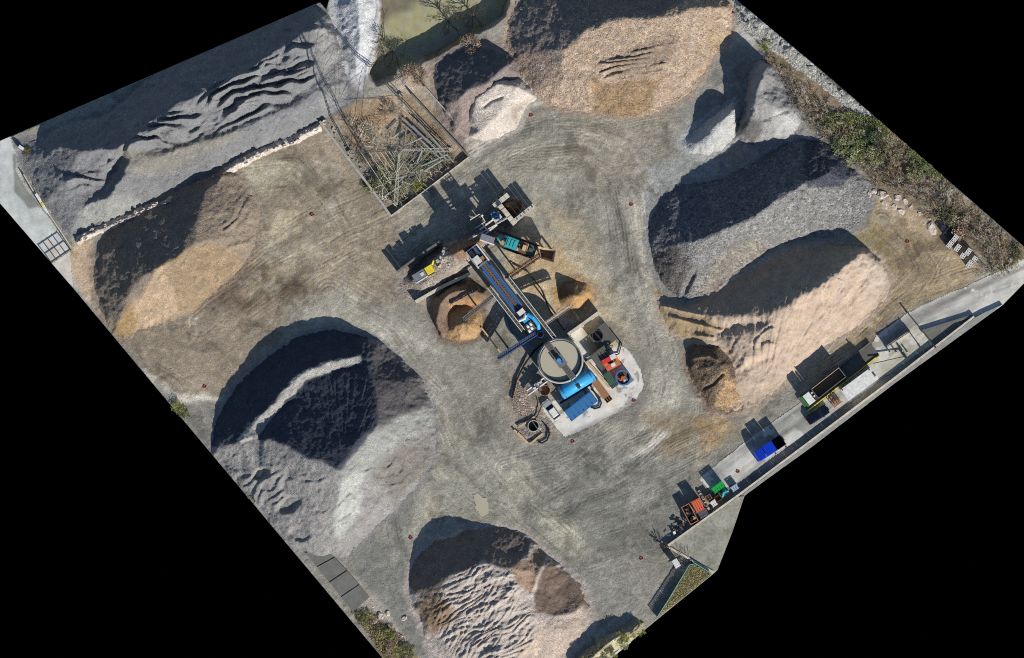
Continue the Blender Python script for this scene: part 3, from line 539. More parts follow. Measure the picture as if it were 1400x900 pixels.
class Fr:
    """local frame on the map: u along direction d, v to its right-hand side (map units)"""
    def __init__(s, x, y, dx, dy): l = math.hypot(dx, dy); s.x, s.y, s.dx, s.dy = x, y, dx / l, dy / l
    def p(s, u, v, z=None):
        q = (s.x + u * s.dx - v * s.dy, s.y + u * s.dy + v * s.dx); return q if z is None else (q[0], q[1], z)
    def rect(s, u0, u1, v0, v1): return [s.p(u0, v0), s.p(u1, v0), s.p(u1, v1), s.p(u0, v1)]
def place_copy(o, loc, rz=0.0, sc_=1.0, parent=None):
    c = o.copy(); COL.objects.link(c); c.location = loc; c.rotation_euler = (0, 0, rz); c.scale = (sc_, sc_, sc_) if not isinstance(sc_, tuple) else sc_
    if parent is not None: c.parent = parent
    return c

M.update(
 concrete=paint('concrete', (172, 168, 156), .9, dirt=(110, 104, 92), scale=.9, bump=.03), pale_concrete=paint('pale_concrete', (205, 196, 180), .9, dirt=(140, 128, 110), scale=1.4, bump=.05),
 dark_concrete=paint('weathered_concrete', (112, 112, 106), .9, dirt=(80, 78, 72), scale=.8, bump=.03), cream_stone=paint('cream_stone', (210, 198, 184), .95, dirt=(130, 112, 96), scale=1.3, bump=.12),
 grey_stone=paint('grey_stone', (168, 166, 160), .95, dirt=(100, 98, 92), scale=1.3, bump=.12), steel=paint('galvanised_steel', (150, 152, 154), .45, .5, dirt=(90, 82, 72)),
 dark_steel=paint('dark_steel', (58, 60, 66), .55, .3, dirt=(80, 68, 56)), rust=paint('rusty_steel', (118, 78, 56), .85, dirt=(70, 48, 36), scale=2.5), belt=paint('belt_rubber', (84, 76, 72), .9, dirt=(120, 102, 84)),
 blue=paint('plant_blue', (18, 78, 150), .45, dirt=(70, 90, 110)), cyan=paint('tank_cyan', (36, 150, 205), .4, dirt=(90, 150, 175), scale=.8), teal=paint('machine_teal', (20, 160, 168), .45, dirt=(100, 140, 132)),
 container_blue=paint('container_blue', (44, 104, 158), .5, dirt=(70, 110, 140)), white=paint('white_paint', (222, 222, 218), .5, dirt=(150, 145, 135)), offwhite=paint('chalky_white', (205, 203, 196), .8, dirt=(150, 142, 130)),
 yellow=paint('machine_yellow', (226, 204, 40), .5, dirt=(160, 140, 60)), red=paint('red_paint', (200, 48, 40), .5, dirt=(160, 80, 60)), orange=paint('faded_orange', (205, 88, 62), .7, dirt=(170, 110, 70), scale=1.1),
 green=paint('green_paint', (16, 160, 62), .5, dirt=(40, 130, 60)), dull_green=paint('dull_green', (62, 92, 80), .7, dirt=(50, 64, 56)), wood=paint('weathered_wood', (158, 118, 88), .9, dirt=(110, 84, 66)),
 black=paint('black_rubber', (24, 24, 26), .8, var=.3), navy=paint('navy_paint', (18, 26, 44), .25, .2, var=.2), royal=paint('royal_blue', (12, 52, 176), .35, var=.2), glass=paint('dark_glass', (26, 32, 40), .12, var=.2),
 lightblue=paint('pale_blue_steel', (160, 174, 200), .6, dirt=(120, 125, 140)), sludge=paint('settled_slurry', (176, 170, 150), .35, var=.08, scale=.4), mud_water=paint('muddy_water', (172, 165, 143), .25, var=.06, scale=.3),
 pond=paint('silty_pond', (166, 162, 120), .22, var=.16, scale=.10), earth=paint('brown_earth', (150, 128, 104), .95, dirt=(110, 92, 74), bump=.08), grass_wall=paint('mossy_concrete', (120, 132, 112), .9, dirt=(84, 96, 70)),
 turquoise=paint('turquoise_rail', (96, 176, 160), .5, dirt=(150, 170, 150)), tank_dark=paint('wet_black', (10, 11, 12), .3, var=.2), grey_roof=paint('grey_sheet', (120, 122, 128), .6, dirt=(90, 88, 86)), deck=paint('steel_deck', (78, 78, 74), .7, dirt=(104, 100, 90)),
 violet=paint('grey_cladding', (128, 128, 142), .55, dirt=(100, 96, 100)), plank=paint('tan_ply', (196, 172, 140), .85, dirt=(140, 118, 90)), mesh_grey=paint('mesh_grey', (98, 104, 114), .7, dirt=(70, 72, 78)))

# ---------------------------------------------------------------- roads, pads, water
def flat_sheet(name, poly, z, base, zones, mat, wob=3, seed=5, streak=None, amp=.01, kind='structure', patch=None):
    xs = [p[0] for p in poly]; ys = [p[1] for p in poly]; X, Y = grid(min(xs) - 2, min(ys) - 2, max(xs) + 2, max(ys) + 2, 1.4)
    wx = X + fbm(X, Y, 14, seed, 4, .6) * wob; wy = Y + fbm(X, Y, 14, seed + 40, 4, .6) * wob
    C = zones_color(X, Y, base, zones, wob, seed + 3); C *= (1 + .16 * fbm(X, Y, 30, seed + 6, 5, .6))[..., None]
    if streak:
        path, hw, amt = streak; Dd, A, SG = seg_dist(X, Y, path); C *= (1 + amt * fbm(A / 9, SG, 6, seed + 8, 4, .6))[..., None]
    if patch:
        pc, lo, sl, ps = patch; p = sstep(lo, lo + .07, fbm(X * ps[0] + Y * ps[1], Y * ps[0] - X * ps[1], sl, seed + 60, 4, .6)); C = C * (1 - p[..., None]) + np.array(lin(pc)) * p[..., None]
    return tag(sheet(name, X, Y, z + amp * fbm(X, Y, 20, seed + 7, 3), inside(poly, wx, wy), np.clip(C, .02, .75), mat), kind=kind)
ROADC = [(955, 652), (1010, 612), (1060, 576), (1110, 540), (1160, 500), (1240, 436), (1330, 396), (1425, 352)]
flat_sheet('concrete_road', ROADP,
           .02, (184, 181, 171), [([(950, 660), (1060, 570), (1160, 495), (1200, 490), (1110, 590), (1010, 660)], (146, 144, 136), 7, .9), ([(990, 650), (1030, 615), (1060, 600), (1030, 640), (1005, 660)], (186, 183, 172), 4), ([(1060, 600), (1085, 585), (1100, 595), (1075, 612)], (188, 186, 176), 3), ([(1170, 480), (1240, 432), (1330, 392), (1425, 350), (1425, 356), (1330, 404), (1250, 444), (1180, 490)], (140, 136, 128), 4, .8), ([(1210, 480), (1250, 440), (1278, 470), (1240, 510), (1200, 530)], (176, 170, 148), 4, .8)],
           M['paved'], 2, 1200, (ROADC, 30, .55), patch=((196, 193, 184), .28, 16, (.62, .5)))
flat_sheet('concrete_pad', PADP, .02, (208, 202, 190),
           [([(795, 440), (815, 425), (830, 445), (850, 470), (815, 490), (800, 470)], (182, 166, 130), 5), ([(772, 596), (850, 556), (862, 540), (870, 552), (850, 566), (790, 596)], (140, 136, 128), 4, .7)], M['paved'], 2.5, 1220, patch=((150, 146, 136), .30, 13, (1, .2)))
flat_sheet('access_road', ACCP, .02, (186, 188, 182), [([(18, 210), (26, 212), (56, 282), (40, 285), (20, 262)], (132, 134, 126), 2), ([(60, 325), (100, 345), (100, 395), (70, 360)], (196, 186, 172), 4)], M['paved'], 1.5, 1240, ([(0, 200), (80, 330)], 60, .10))
flat_sheet('puddle', [(646, 674), (656, 670), (667, 682), (668, 702), (658, 706), (650, 700)], .07, (186, 176, 148), [], M['mud_water'], 5, 1250, amp=0)
WATER = earth_mat('silty_water', 1.0, 0.02, 0.0, 2.0, 0.30, 0.05)
flat_sheet('pond', [(498, -25), (705, -25), (692, 30), (640, 62), (560, 105), (508, 125), (498, 90)], -3.1, (160, 156, 118), [([(505, -25), (600, -25), (560, 12), (525, 30), (512, 20)], (112, 108, 90), 7, .9), ([(510, 60), (530, 70), (545, 95), (510, 120)], (140, 134, 104), 6, .8), ([(560, 70), (640, 30), (645, 40), (580, 85)], (150, 146, 132), 5, .7)], WATER, 3, 1280, amp=0)

# ---------------------------------------------------------------- walls, kerbs and terraces
def wall_along(name, pts, thick, h, mat, label, cat='wall', z0=-.3, cap=None, cap_h=.08, over=.25, vary=.02):
    t = thing(name, pts[0][0], pts[0][1], label, cat)
    for i in range(len(pts) - 1):
        f = Fr(*pts[i], pts[i + 1][0] - pts[i][0], pts[i + 1][1] - pts[i][1]); L = math.hypot(pts[i + 1][0] - pts[i][0], pts[i + 1][1] - pts[i][1]); n = max(1, round(L / (22 if vary < .1 else 7)))
        for k in range(n):
            mb = MB(); mb.prism(f.rect(L * k / n + .12, L * (k + 1) / n - .12, -thick / 2, thick / 2), z0, h + rnd.uniform(-vary, vary)); p = mb.build('panel', mat, t)
            if cap: mb = MB(); mb.prism(f.rect(L * k / n + .06, L * (k + 1) / n - .06, -thick / 2 - over, thick / 2 + over), h + .021, h + cap_h); mb.build('coping', cap, p)
    return t
wall_along('boundary_wall', [(976, 783), (912, 747), (1010, 677), (1110, 602), (1222, 518), (1332, 433)], 2.4, .85, 'concrete', 'long concrete boundary wall with pale coping along the road and terrace', cap=M['pale_concrete'])
mb = MB(); mb.prism([(914.5, 747), (1010, 679.5), (1017.5, 678.3), (1001, 728), (981, 778.6), (976.5, 780)], -.4, .72); tag(mb.build('concrete_terrace', paint('terrace_concrete', (160, 157, 144), .9, dirt=(100, 100, 84), dirt_amt=.9, scale=.35, bump=.03)), kind='structure')
mb = MB(); mb.prism([(1013, 677.5), (1110, 604), (1222, 520), (1334, 434), (1345, 428), (1370.5, 416.6), (1222, 524.6), (1110, 610.6), (1042, 659.6), (1018, 677.6)], -.4, .6); tag(mb.build('pavement', paint('outer_pavement', (150, 150, 146), .9, dirt=(112, 110, 104), scale=.5)), kind='structure')
mb = MB(); mb.prism([(1262, 455), (1330, 433), (1284, 468), (1276, 474)], -.2, .22); tag(mb.build('planter_bed', 'dark_concrete'), kind='structure')
mb = MB(); mb.beam((1260, 453.5, .3), (1331, 431.5, .3), .5, .6); tag(mb.build('kerb', 'dark_concrete'), 'low dark kerb along the triangular bed by the road', 'kerb')
# grass bank behind a low wall
mb = MB(); mb.prism([(898.5, 844), (914, 821), (929, 796), (943, 773.5), (951, 771.5), (973, 785.5), (935, 817)], -.3, .95); BANK = tag(mb.build('grass_bank', paint('bank_turf', (112, 112, 70), .95, dirt=(84, 76, 52), scale=1.2, bump=.1)), kind='structure')
t = thing('mesh_fence', 943, 773, 'turquoise topped mesh fence round the raised grass bank', 'fence')
FP = [(898.5, 844), (914, 820.4), (929, 795.4), (942.6, 772.8), (951, 770.8), (973.5, 785)]
for i in range(len(FP) - 1):
    mb = MB(); mb.beam((*FP[i], 1.6), (*FP[i + 1], 1.6), .12, .12); mb.build('top_rail', 'turquoise', t)
    f = Fr(*FP[i], FP[i + 1][0] - FP[i][0], FP[i + 1][1] - FP[i][1]); L = math.hypot(FP[i + 1][0] - FP[i][0], FP[i + 1][1] - FP[i][1])
    mb = MB()
    for k in range(int(L / 1.6)): mb.beam(f.p(k * 1.6, 0, .6), f.p(k * 1.6, 0, 1.58), .1, .1)
    mb.build('mesh_panel', 'grass_wall', t)
    mb = MB(); mb.beam((*FP[i], .4), (*FP[i], 1.75), .12, .12); mb.build('post', 'turquoise', t)
pile('rubble_bank', [(772, 915), (798, 886), (840, 862), (868, 842), (884, 848), (880, 866), (852, 890), (815, 925), (780, 930)], [[(792, 912, 2.6), (815, 893, 3.0), (842, 874, 2.9), (872, 853, 2.2)]], (150, 140, 112), [([(800, 905), (850, 868), (880, 860), (850, 890), (815, 925)], (172, 164, 128), 4)], M['coarse'], 'overgrown rubble bank with cream stones at the bottom right corner', 1300, rough=.3, rscale=8)
mb = MB(); mb.beam((834, 900, .12), (862, 877.4, .12), .35, .5); tag(mb.build('white_kerb', 'white'), 'thin white kerb at the very bottom edge below the bank', 'kerb')
# pylon enclosure
wall_along('enclosure_wall', [(437, 166), (470, 209), (503, 252), (534, 295)], 3.0, 1.3, 'concrete', 'left concrete panel wall of the pylon enclosure')
wall_along('enclosure_wall', [(562, 128), (600, 170), (641, 214)], 2.4, 1.2, 'dark_concrete', 'right dark concrete wall of the pylon enclosure')
wall_along('enclosure_wall', [(534, 296), (590, 254), (641, 215)], 1.6, .9, 'pale_concrete', 'low pale wall closing the pylon enclosure towards the plant')
wall_along('enclosure_wall', [(580, 118), (610, 152), (640, 188)], 1.8, .9, 'concrete', 'short outer wall beside the pinkish gravel right of the enclosure')
# stones: a few rough shapes shared by every block
STONES = []
def rough_stone(seed, mat):
    r = random.Random(seed); mb = MB(); n = 7; a0 = r.random()
    rad = [r.uniform(.55, 1.15) for _ in range(n)]
    lo = [(rad[k] * math.cos(a0 + 6.283 * k / n), rad[k] * math.sin(a0 + 6.283 * k / n)) for k in range(n)]
    me = bpy.data.meshes.new('stone'); V = [(x, y, -.3) for x, y in lo] + [(x * .96, y * .96, r.uniform(.35, .6)) for x, y in lo] + [(x * .62 + r.uniform(-.12, .12), y * .62 + r.uniform(-.12, .12), r.uniform(.45, .95)) for x, y in lo]
    F = []
    for ring in (0, 1):
        for k in range(n): j = (k + 1) % n; F.append((ring * n + k, ring * n + j, (ring + 1) * n + j, (ring + 1) * n + k))
    F.append(tuple(range(2 * n, 3 * n))); me.from_pydata(V, [], F); me.materials.append(M[mat]); return me
CREAM = [rough_stone(s, 'cream_stone') for s in range(5)]; GREY = [rough_stone(s + 20, 'grey_stone') for s in range(5)]
WL = [(104, 330), (125, 318), (160, 303), (205, 284), (255, 262), (300, 240), (330, 222), (365, 206), (400, 193), (438, 171)]
wl_out = [(x - 3, y - 7) for x, y in WL] + [(x + 3, y + 7) for x, y in WL[::-1]]
wall = pile('rubble_wall', wl_out, [[(x, y, 1.0 + .3 * math.sin(i * 2.3)) for i, (x, y) in enumerate(WL)]], (198, 186, 172), [([(140, 315), (210, 285), (225, 278), (230, 290), (150, 325)], (160, 148, 134), 5)], M['coarse'], 'x', 1330, rough=.35, rscale=7, warp=2.4, blur=1)
tag(wall, 'cream rubble stone wall between the rippled grey pile and the brown pile', 'wall'); ROOT[wall] = Vector((0, 0, 0))
acc = 0; r = random.Random(3)
for a, b in zip(WL[:-1], WL[1:]):
    L = math.hypot(b[0] - a[0], b[1] - a[1]); f = Fr(*a, b[0] - a[0], b[1] - a[1]); u = 0
    while u < L:
        l = r.uniform(6, 16)
        for v in ((-1.2,), (1.5,), (0,), (-2, 2.2))[r.randrange(4)]:
            o = bpy.data.objects.new('stone', r.choice(CREAM)); COL.objects.link(o); o.parent = wall
            q = f.p(u + l / 2 + r.uniform(-1, 1), v + r.uniform(-1.6, 1.6)); o.location = Vector(W(*q, r.uniform(.2, .6))) - ROOT[wall]
            o.rotation_euler = (r.uniform(-.15, .15), r.uniform(-.15, .15), -math.atan2(b[1] - a[1], b[0] - a[0]) + r.uniform(-.2, .2)); o.scale = (r.uniform(2.5, 6.5) * S, r.uniform(1.6, 3.2) * S, r.uniform(.5, 1.0))
        u += l * .95
def edge_dist(x, y): return float(seg_dist(np.array([float(x)]), np.array([float(y)]), SITE, True)[0][0])
def scatter(name, spots, meshes, label, cat, group, smin, smax, seed, z=0, flat=(.7, 1.1)):
    r = random.Random(seed)
    for (x, y) in spots:
        if edge_dist(x, y) < smin * 1.4: continue
        o = bpy.data.objects.new(name, r.choice(meshes)); COL.objects.link(o); s = r.uniform(smin, smax) * S
        o.location = W(x, y, z); o.rotation_euler = (r.uniform(-.2, .2), r.uniform(-.2, .2), r.uniform(0, 6.28)); o.scale = (s * r.uniform(.8, 1.4), s * r.uniform(.7, 1.1), s * r.uniform(*flat)); tag(o, label, cat, group)
def rand_in(poly, n, seed, mind=0):
    r = random.Random(seed); xs = [p[0] for p in poly]; ys = [p[1] for p in poly]; out = []; tries = 0
    P = np.array(poly)
    while len(out) < n and tries < 60 * n:
        tries += 1; x = r.uniform(min(xs), max(xs)); y = r.uniform(min(ys), max(ys))
        if inside(poly, np.array([x]), np.array([y]))[0] and inside(SITE, np.array([x]), np.array([y]))[0] and all((x - a) ** 2 + (y - b) ** 2 > mind * mind for a, b in out): out.append((x, y))
    return out
pile('rock_bank', [(1000, 0), (1015, -20), (1140, 70), (1215, 150), (1195, 168), (1150, 145), (1090, 98), (1035, 58), (1003, 34)], [[(1015, 10, 1.6), (1050, 38, 1.2), (1100, 80, 1.9), (1150, 122, 1.3), (1185, 150, .8)]], (168, 166, 158), [([(1120, 95), (1150, 110), (1165, 135), (1130, 112)], (92, 94, 88), 4)], M['rock'], 'band of pale broken rock along the top right edge', 1350, rough=.5, rscale=10)
scatter('boulder', rand_in([(1010, 2), (1040, 20), (1125, 92), (1170, 132), (1195, 160), (1150, 135), (1085, 70), (1030, 38), (1004, 30)], 34, 5, 8), GREY, 'pale grey boulder in the rock band along the top right edge', 'boulder', 'boulders along the top right edge', 1.5, 4.5, 6, z=1.2, flat=(.5, .9))
scatter('boulder', [(1207, 266), (1216, 272), (1228, 270), (1238, 276), (1222, 283), (1232, 290), (1209, 281), (1246, 283), (1258, 292), (1270, 300), (1281, 306), (1290, 312), (1275, 313), (1263, 304), (1196, 262), (1188, 266)], CREAM, 'pinkish cream boulder at the foot of the scrub bank above the tan yard', 'boulder', 'cream boulders below the scrub bank', 2.5, 9, 7, flat=(.35, .7))
scatter('rubble_chunk', [(598, 357), (603, 352), (608, 356), (612, 348), (606, 345), (617, 352), (622, 346), (619, 358), (614, 361), (601, 363), (609, 340), (625, 354)], CREAM, 'pink-grey concrete chunk dumped on the feed ramp beside the yellow machine', 'rubble', 'chunks on the feed ramp', 2.5, 4.5, 8, z=3.0)
scatter('rubble_chunk', [(486, 800), (497, 812), (508, 828), (520, 842), (532, 856), (540, 866), (552, 846), (548, 872), (515, 850), (530, 838)], CREAM, 'pale concrete lump along the strip left of the ribbed pile', 'rubble', 'lumps beside the ribbed pile', 2.5, 5, 9, flat=(.4, .7))
scatter('rubble_chunk', rand_in([(440, 165), (455, 162), (545, 288), (533, 296)], 26, 10, 4), GREY, 'grey rubble lump lying along the left enclosure wall', 'rubble', 'lumps along the enclosure wall', 1.2, 2.4, 11)
# concrete slabs at the left edge
t = thing('slab_apron', 460, 790, 'row of worn grey concrete slabs with open joints at the left edge', 'slab')
LS = [(417, 756), (433, 775), (450, 796), (466, 816), (483, 837)]; RS = [(440, 743), (457, 762), (474, 780), (491, 799), (506, 817)]
for k in range(4):
    l0 = (LS[k][0] + .5, LS[k][1] + .6); l1 = (LS[k + 1][0] - .5, LS[k + 1][1] - .6); r0 = (RS[k][0] + .5, RS[k][1] + .6); r1 = (RS[k + 1][0] - .5, RS[k + 1][1] - .6)
    mb = MB(); mb.prism([l0, r0, r1, l1], -.2, .42 + .09 * ((k * 7) % 3)); mb.build('slab', 'dark_concrete', t)
# ---------------------------------------------------------------- washing plant
def rail(mb, a, b, h=1.0, posts=6, th=.07):
    for z in (h, h * .5): mb.beam((a[0], a[1], a[2] + z), (b[0], b[1], b[2] + z), th, th)
    for k in range(posts + 1):
        t = k / posts; q = [a[i] + (b[i] - a[i]) * t for i in range(3)]; mb.beam((q[0], q[1], q[2]), (q[0], q[1], q[2] + h), th, th)
def truss(mb, a, b, depth, th, bays):
    """lattice side girder between two points of its top chord"""
    lo = lambda p: (p[0], p[1], p[2] - depth); lerp = lambda t: tuple(a[i] + (b[i] - a[i]) * t for i in range(3))
    mb.beam(a, b, th, th * 1.6); mb.beam(lo(a), lo(b), th, th * 1.4)
    for k in range(bays + 1):
        p = lerp(k / bays); mb.beam(p, lo(p), th * .8, th * .8)
        if k < bays: q = lerp((k + 1) / bays); mb.beam(lo(p) if k % 2 else p, q if k % 2 else lo(q), th * .7, th * .7)
def conveyor(name, a, b, w, label, frame='steel', load='belt', legs=3, depth=.7, th=.16, group=None):
    """inclined belt conveyor from tail a to head b (map x, map y, z); w = belt width in map units"""
    t = thing(name, a[0], a[1], label, 'conveyor', group); L = math.hypot(b[0] - a[0], b[1] - a[1]); f = Fr(a[0], a[1], b[0] - a[0], b[1] - a[1])
    zz = lambda u: a[2] + (b[2] - a[2]) * u / L
    mb = MB(); mb.beam(f.p(0, 0, a[2]), f.p(L, 0, b[2]), w * S, .10); mb.build('belt', 'belt', t)
    mb = MB(); n = max(4, int(L / 3))
    for k in range(n):
        u = L * (k + .5) / n; mb.beam(f.p(u, -w * .27, zz(u) + .11), f.p(u + L / n * .8, w * .2, zz(u) + .13), .35 + .2 * ((k * 37) % 5) / 5, .16)
    mb.build('carried_stone', load, t)
    for s in (-1, 1):
        mb = MB(); v = s * (w / 2 + .9); truss(mb, f.p(0, v, a[2] + .15), f.p(L, v, b[2] + .15), depth, th, max(3, int(L / 7))); mb.build('side_girder', frame, t)
    for u, nm in ((0, 'tail_drum'), (L, 'head_drum')):
        mb = MB(); mb.tube([f.p(u, -w / 2, zz(u) - .15), f.p(u, w / 2, zz(u) - .15)], .28, 10); mb.build(nm, 'dark_steel', t)
    for k in range(legs):
        u = L * (k + .6) / (legs + .2)
        for s in (-1, 1):
            v = s * (w / 2 + .9)
            if zz(u) > 1.0: mb = MB(); mb.beam(f.p(u, v * 1.5, -.1), f.p(u, v, zz(u) - depth + .05), .2, .2); mb.build('leg', frame, t)
    return t
AX = Fr(647, 343, 64, 82)                                   # the plant's long axis
t = conveyor('main_conveyor', (*AX.p(-2, 0), 7.4), (*AX.p(106, 0), 6.6), 7.0, 'long brown-belted main conveyor in a blue frame running down the plant', 'blue', 'belt', 5, 1.0, .28)
for s, u0, u1, v in ((1, 52, 128, 13.5), (-1, 58, 162, -14.5)):
    mb = MB()
    n = int((u1 - u0) / 5)
    for k in range(n): q0 = u0 + (u1 - u0) * k / n; mb.prism(AX.rect(q0 + .45, q0 + (u1 - u0) / n - .45, v - 2.0, v + 2.0), 5.9, 5.98)
    wk = mb.build('walkway', 'deck', t)
    for e in (-2.4, 2.4):
        mb = MB(); rail(mb, AX.p(u0, v + e, 5.95), AX.p(u1, v + e, 5.95), 1.1, n, .13); mb.build('handrail', 'offwhite', wk)
    for k in range(5):
        u = u0 + (u1 - u0) * (k + .5) / 5; mb = MB(); mb.beam(AX.p(u, v, -.1), AX.p(u, v, 5.9), .22, .22); mb.build('support_post', 'dark_steel', t)
for s in (-1, 1):
    mb = MB(); mb.beam(AX.p(20, s * 8.2, 6.9), AX.p(104, s * 8.2, 6.5), .34, .5); mb.build('side_beam', 'dark_steel', t)
    mb = MB(); mb.beam(AX.p(30, s * 6.4, 7.2), AX.p(100, s * 6.4, 6.9), .18, .18); mb.build('cable_tray', 'container_blue', t)
# head frame at the upper end
t = thing('screen_tower', *AX.p(8, 0), 'grey screening tower where the conveyors meet at the plant upper end', 'tower')
for u in (-4, 22):
    for v in (-9, 9): mb = MB(); mb.beam(AX.p(u, v, -.1), AX.p(u, v, 8.2), .3, .3); mb.build('column', 'steel', t)
for v in (-9, 9): mb = MB(); mb.beam(AX.p(-5, v, 8.1), AX.p(24, v, 8.1), .3, .35); mb.build('top_beam', 'offwhite', t)
for u in (-4, 22): mb = MB(); mb.beam(AX.p(u, -9, 7.9), AX.p(u, 9, 7.9), .25, .3); mb.build('cross_beam', 'steel', t)
mb = MB(); mb.prism(AX.rect(-2, 8, 1.5, 7), 6.2, 7.9); mb.build('screen_deck', 'violet', t)
mb = MB(); mb.prism(AX.rect(8, 19, -1, 8.5), 5.0, 9.2); mb.build('platform', 'offwhite', t)
for v in (-9.3, 9.3): mb = MB(); mb.prism(AX.rect(-4.4, 22, v - .25, v + .25), 3.2, 7.7); mb.build('side_cladding', 'violet', t)
mb = MB(); mb.prism(AX.rect(-4.9, -4.4, -9.3, 9.3), 3.2, 9.0); mb.build('end_cladding', 'violet', t)
mb = MB(); mb.prism(AX.rect(13, 18, -6, -1), 5.5, 8.0); mb.build('drive_box', 'wood', t)
mb = MB(); rail(mb, AX.p(-4, 9.3, 8.1), AX.p(24, 9.3, 8.1), 1.0, 6); mb.build('handrail', 'steel', t)
mb = MB(); mb.prism(AX.rect(-4, 22, -8.6, 8.6), 3.0, 3.1); mb.build('lower_deck', 'deck', t)
# pale chute and stone gallery to the right of the tower
t = thing('transfer_chute', 666, 326, 'violet-grey covered chute between screening tower and teal crusher', 'chute')
CH = Fr(657, 322, 22, 7.5)
mb = MB(); mb.prism(CH.rect(0, 20, -4, 5), 4.2, 7.6, CH.rect(1, 19, -3, 4)); mb.build('cover', 'violet', t)
mb = MB(); mb.prism(CH.rect(1, 22, 5.2, 7.2), 4.0, 5.2); mb.build('side_gutter', 'white', t)
for u in (2, 18): mb = MB(); mb.beam(CH.p(u, 1, -.1), CH.p(u, 1, 4.2), .3, .3); mb.build('leg', 'dark_steel', t)
# teal crusher with its long chassis and receiving box
t = thing('teal_crusher', 700, 334, 'teal mobile crusher with dark chassis right of the main conveyor', 'crusher')
CR = Fr(676, 324, 59, 22)
for v in (-9, 9): mb = MB(); mb.beam(CR.p(0, v, 2.2), CR.p(62, v, 2.2), .5, .6); mb.build('chassis_rail', 'dark_steel', t)
mb = MB(); mb.prism(CR.rect(16, 34, -8, 8), 2.4, 5.2, CR.rect(17, 33, -7, 7)); hd = mb.build('engine_hood', 'teal', t)
for k in range(3): mb = MB(); mb.prism(CR.rect(19 + k * 4.5, 22 + k * 4.5, -5, 5), 5.2, 5.32); mb.build('vent', 'teal', hd)
mb = MB(); mb.prism(CR.rect(5, 11, -5, 3), 2.4, 4.0); mb.build('control_cabinet', 'teal', t)
mb = MB(); mb.tube([CR.p(11, -4, 3.6), CR.p(14, -6, 4.4), CR.p(17, -5, 4.6)], .25, 8); mb.build('exhaust_pipe', 'steel', t)
mb = MB(); mb.prism(CR.rect(37, 47, -8, 8), 2.4, 4.4); mb.build('crusher_box', 'rust', t)
mb = MB(); mb.prism(CR.rect(41, 46, -4, 4), 4.4, 5.2); mb.build('jaw_housing', 'plank', t)
mb = MB(); mb.prism(CR.rect(48, 60, -7.5, 7.5), 2.4, 3.4); mb.build('feeder_pan', 'deck', t)
mb = MB(); mb.prism(CR.rect(50, 56, -3, 2), 3.4, 4.3); mb.build('feeder_drive', 'dull_green', t)
mb = MB(); mb.prism(CR.rect(15, 40, 9.5, 11.5), 2.0, 2.5); mb.build('side_step', 'offwhite', t)
for u in (12, 30, 48):
    for v in (-9, 9): mb = MB(); mb.beam(CR.p(u, v, -.1), CR.p(u, v, 2.2), .35, .35); mb.build('leg', 'dark_steel', t)
t = thing('receiving_hopper', 748, 348, 'tan open receiving hopper at the crusher far end', 'hopper')
HQ = [(735, 337), (760, 342.5), (757, 359), (740, 354)]; HI = [(738, 341), (757, 345.5), (754.5, 355), (742, 351)]
for k in range(4):
    j = (k + 1) % 4; mb = MB(); b = len(mb.v)
    mb.v += [W(*HQ[k], 4.6), W(*HQ[j], 4.6), W(*HI[j], 2.6), W(*HI[k], 2.6), W(*HQ[k], 4.35), W(*HQ[j], 4.35), W(*HI[j], 2.4), W(*HI[k], 2.4)]
    mb.f += [(0, 1, 2, 3), (7, 6, 5, 4), (0, 4, 5, 1), (2, 6, 7, 3), (0, 3, 7, 4), (1, 5, 6, 2)]; mb.build('hopper_side', ['plank', 'offwhite', 'plank', 'plank'][k], t)
mb = MB(); mb.prism(HI, 2.2, 2.55); mb.build('hopper_floor', 'wood', t)
for q in HI: mb = MB(); mb.beam((*q, -.1), (*q, 2.3), .3, .3); mb.build('leg', 'dark_steel', t)
conveyor('return_conveyor', (741, 347, 3.4), (693, 380, 5.6), 4.2, 'short brown return conveyor from the hopper back to the main conveyor', 'dark_steel', 'wood', 2)
conveyor('left_conveyor', (673, 405, 5.6), (634, 437, 4.4), 3.4, 'narrow pale discharge conveyor over the horseshoe heap', 'steel', 'belt', 1)
conveyor('right_conveyor', (742, 445, 5.6), (781, 418, 4.6), 3.0, 'narrow tan discharge conveyor over the orange cone', 'steel', 'plank', 1)
t = conveyor('blue_conveyor', (682, 489, 3.2), (738, 453, 5.8), 3.6, 'blue framed side conveyor reaching the dark ground left of the round tank', 'blue', 'belt', 2, .9, .2)
# washing drive gear at the lower end of the main conveyor
t = thing('washing_unit', *AX.p(112, 0), 'white, cyan and grey washing unit at the main conveyor lower end', 'washer')
mb = MB(); mb.prism(AX.rect(103, 110, -5, 5), 5.6, 7.6); mb.build('gear_cover', 'white', t)
mb = MB(); mb.prism(AX.rect(102.2, 103.8, -6, 6), 5.6, 7.2); mb.build('red_guard', 'red', t)
mb = MB(); mb.prism(AX.rect(112, 122, -4, 7), 5.0, 7.4, AX.rect(113, 121, -3, 6)); mb.build('trough', 'cyan', t)
mb = MB(); mb.tube([AX.p(114, -5, 7.5), AX.p(122, -8, 7.6), AX.p(134, -8, 7.3), AX.p(139, -5, 6.6)], .38, 10); mb.build('water_pipe', 'cyan', t)
mb = MB(); mb.tube([AX.p(112, -4, 7.2), AX.p(116, 2, 7.7), AX.p(114, 9, 7.0)], .3, 8); mb.build('water_pipe', 'white', t)
mb = MB(); mb.prism(AX.rect(123, 137, -3, 9), 5.4, 5.9); mb.build('pump_deck', 'deck', t)
for u, v in ((127, 0), (127, 5), (132, 2), (133, 7)): mb = MB(); mb.tube([AX.p(u, v - 1.6, 6.4), AX.p(u, v + 1.6, 6.4)], .42, 10); mb.build('pump', 'offwhite', t)
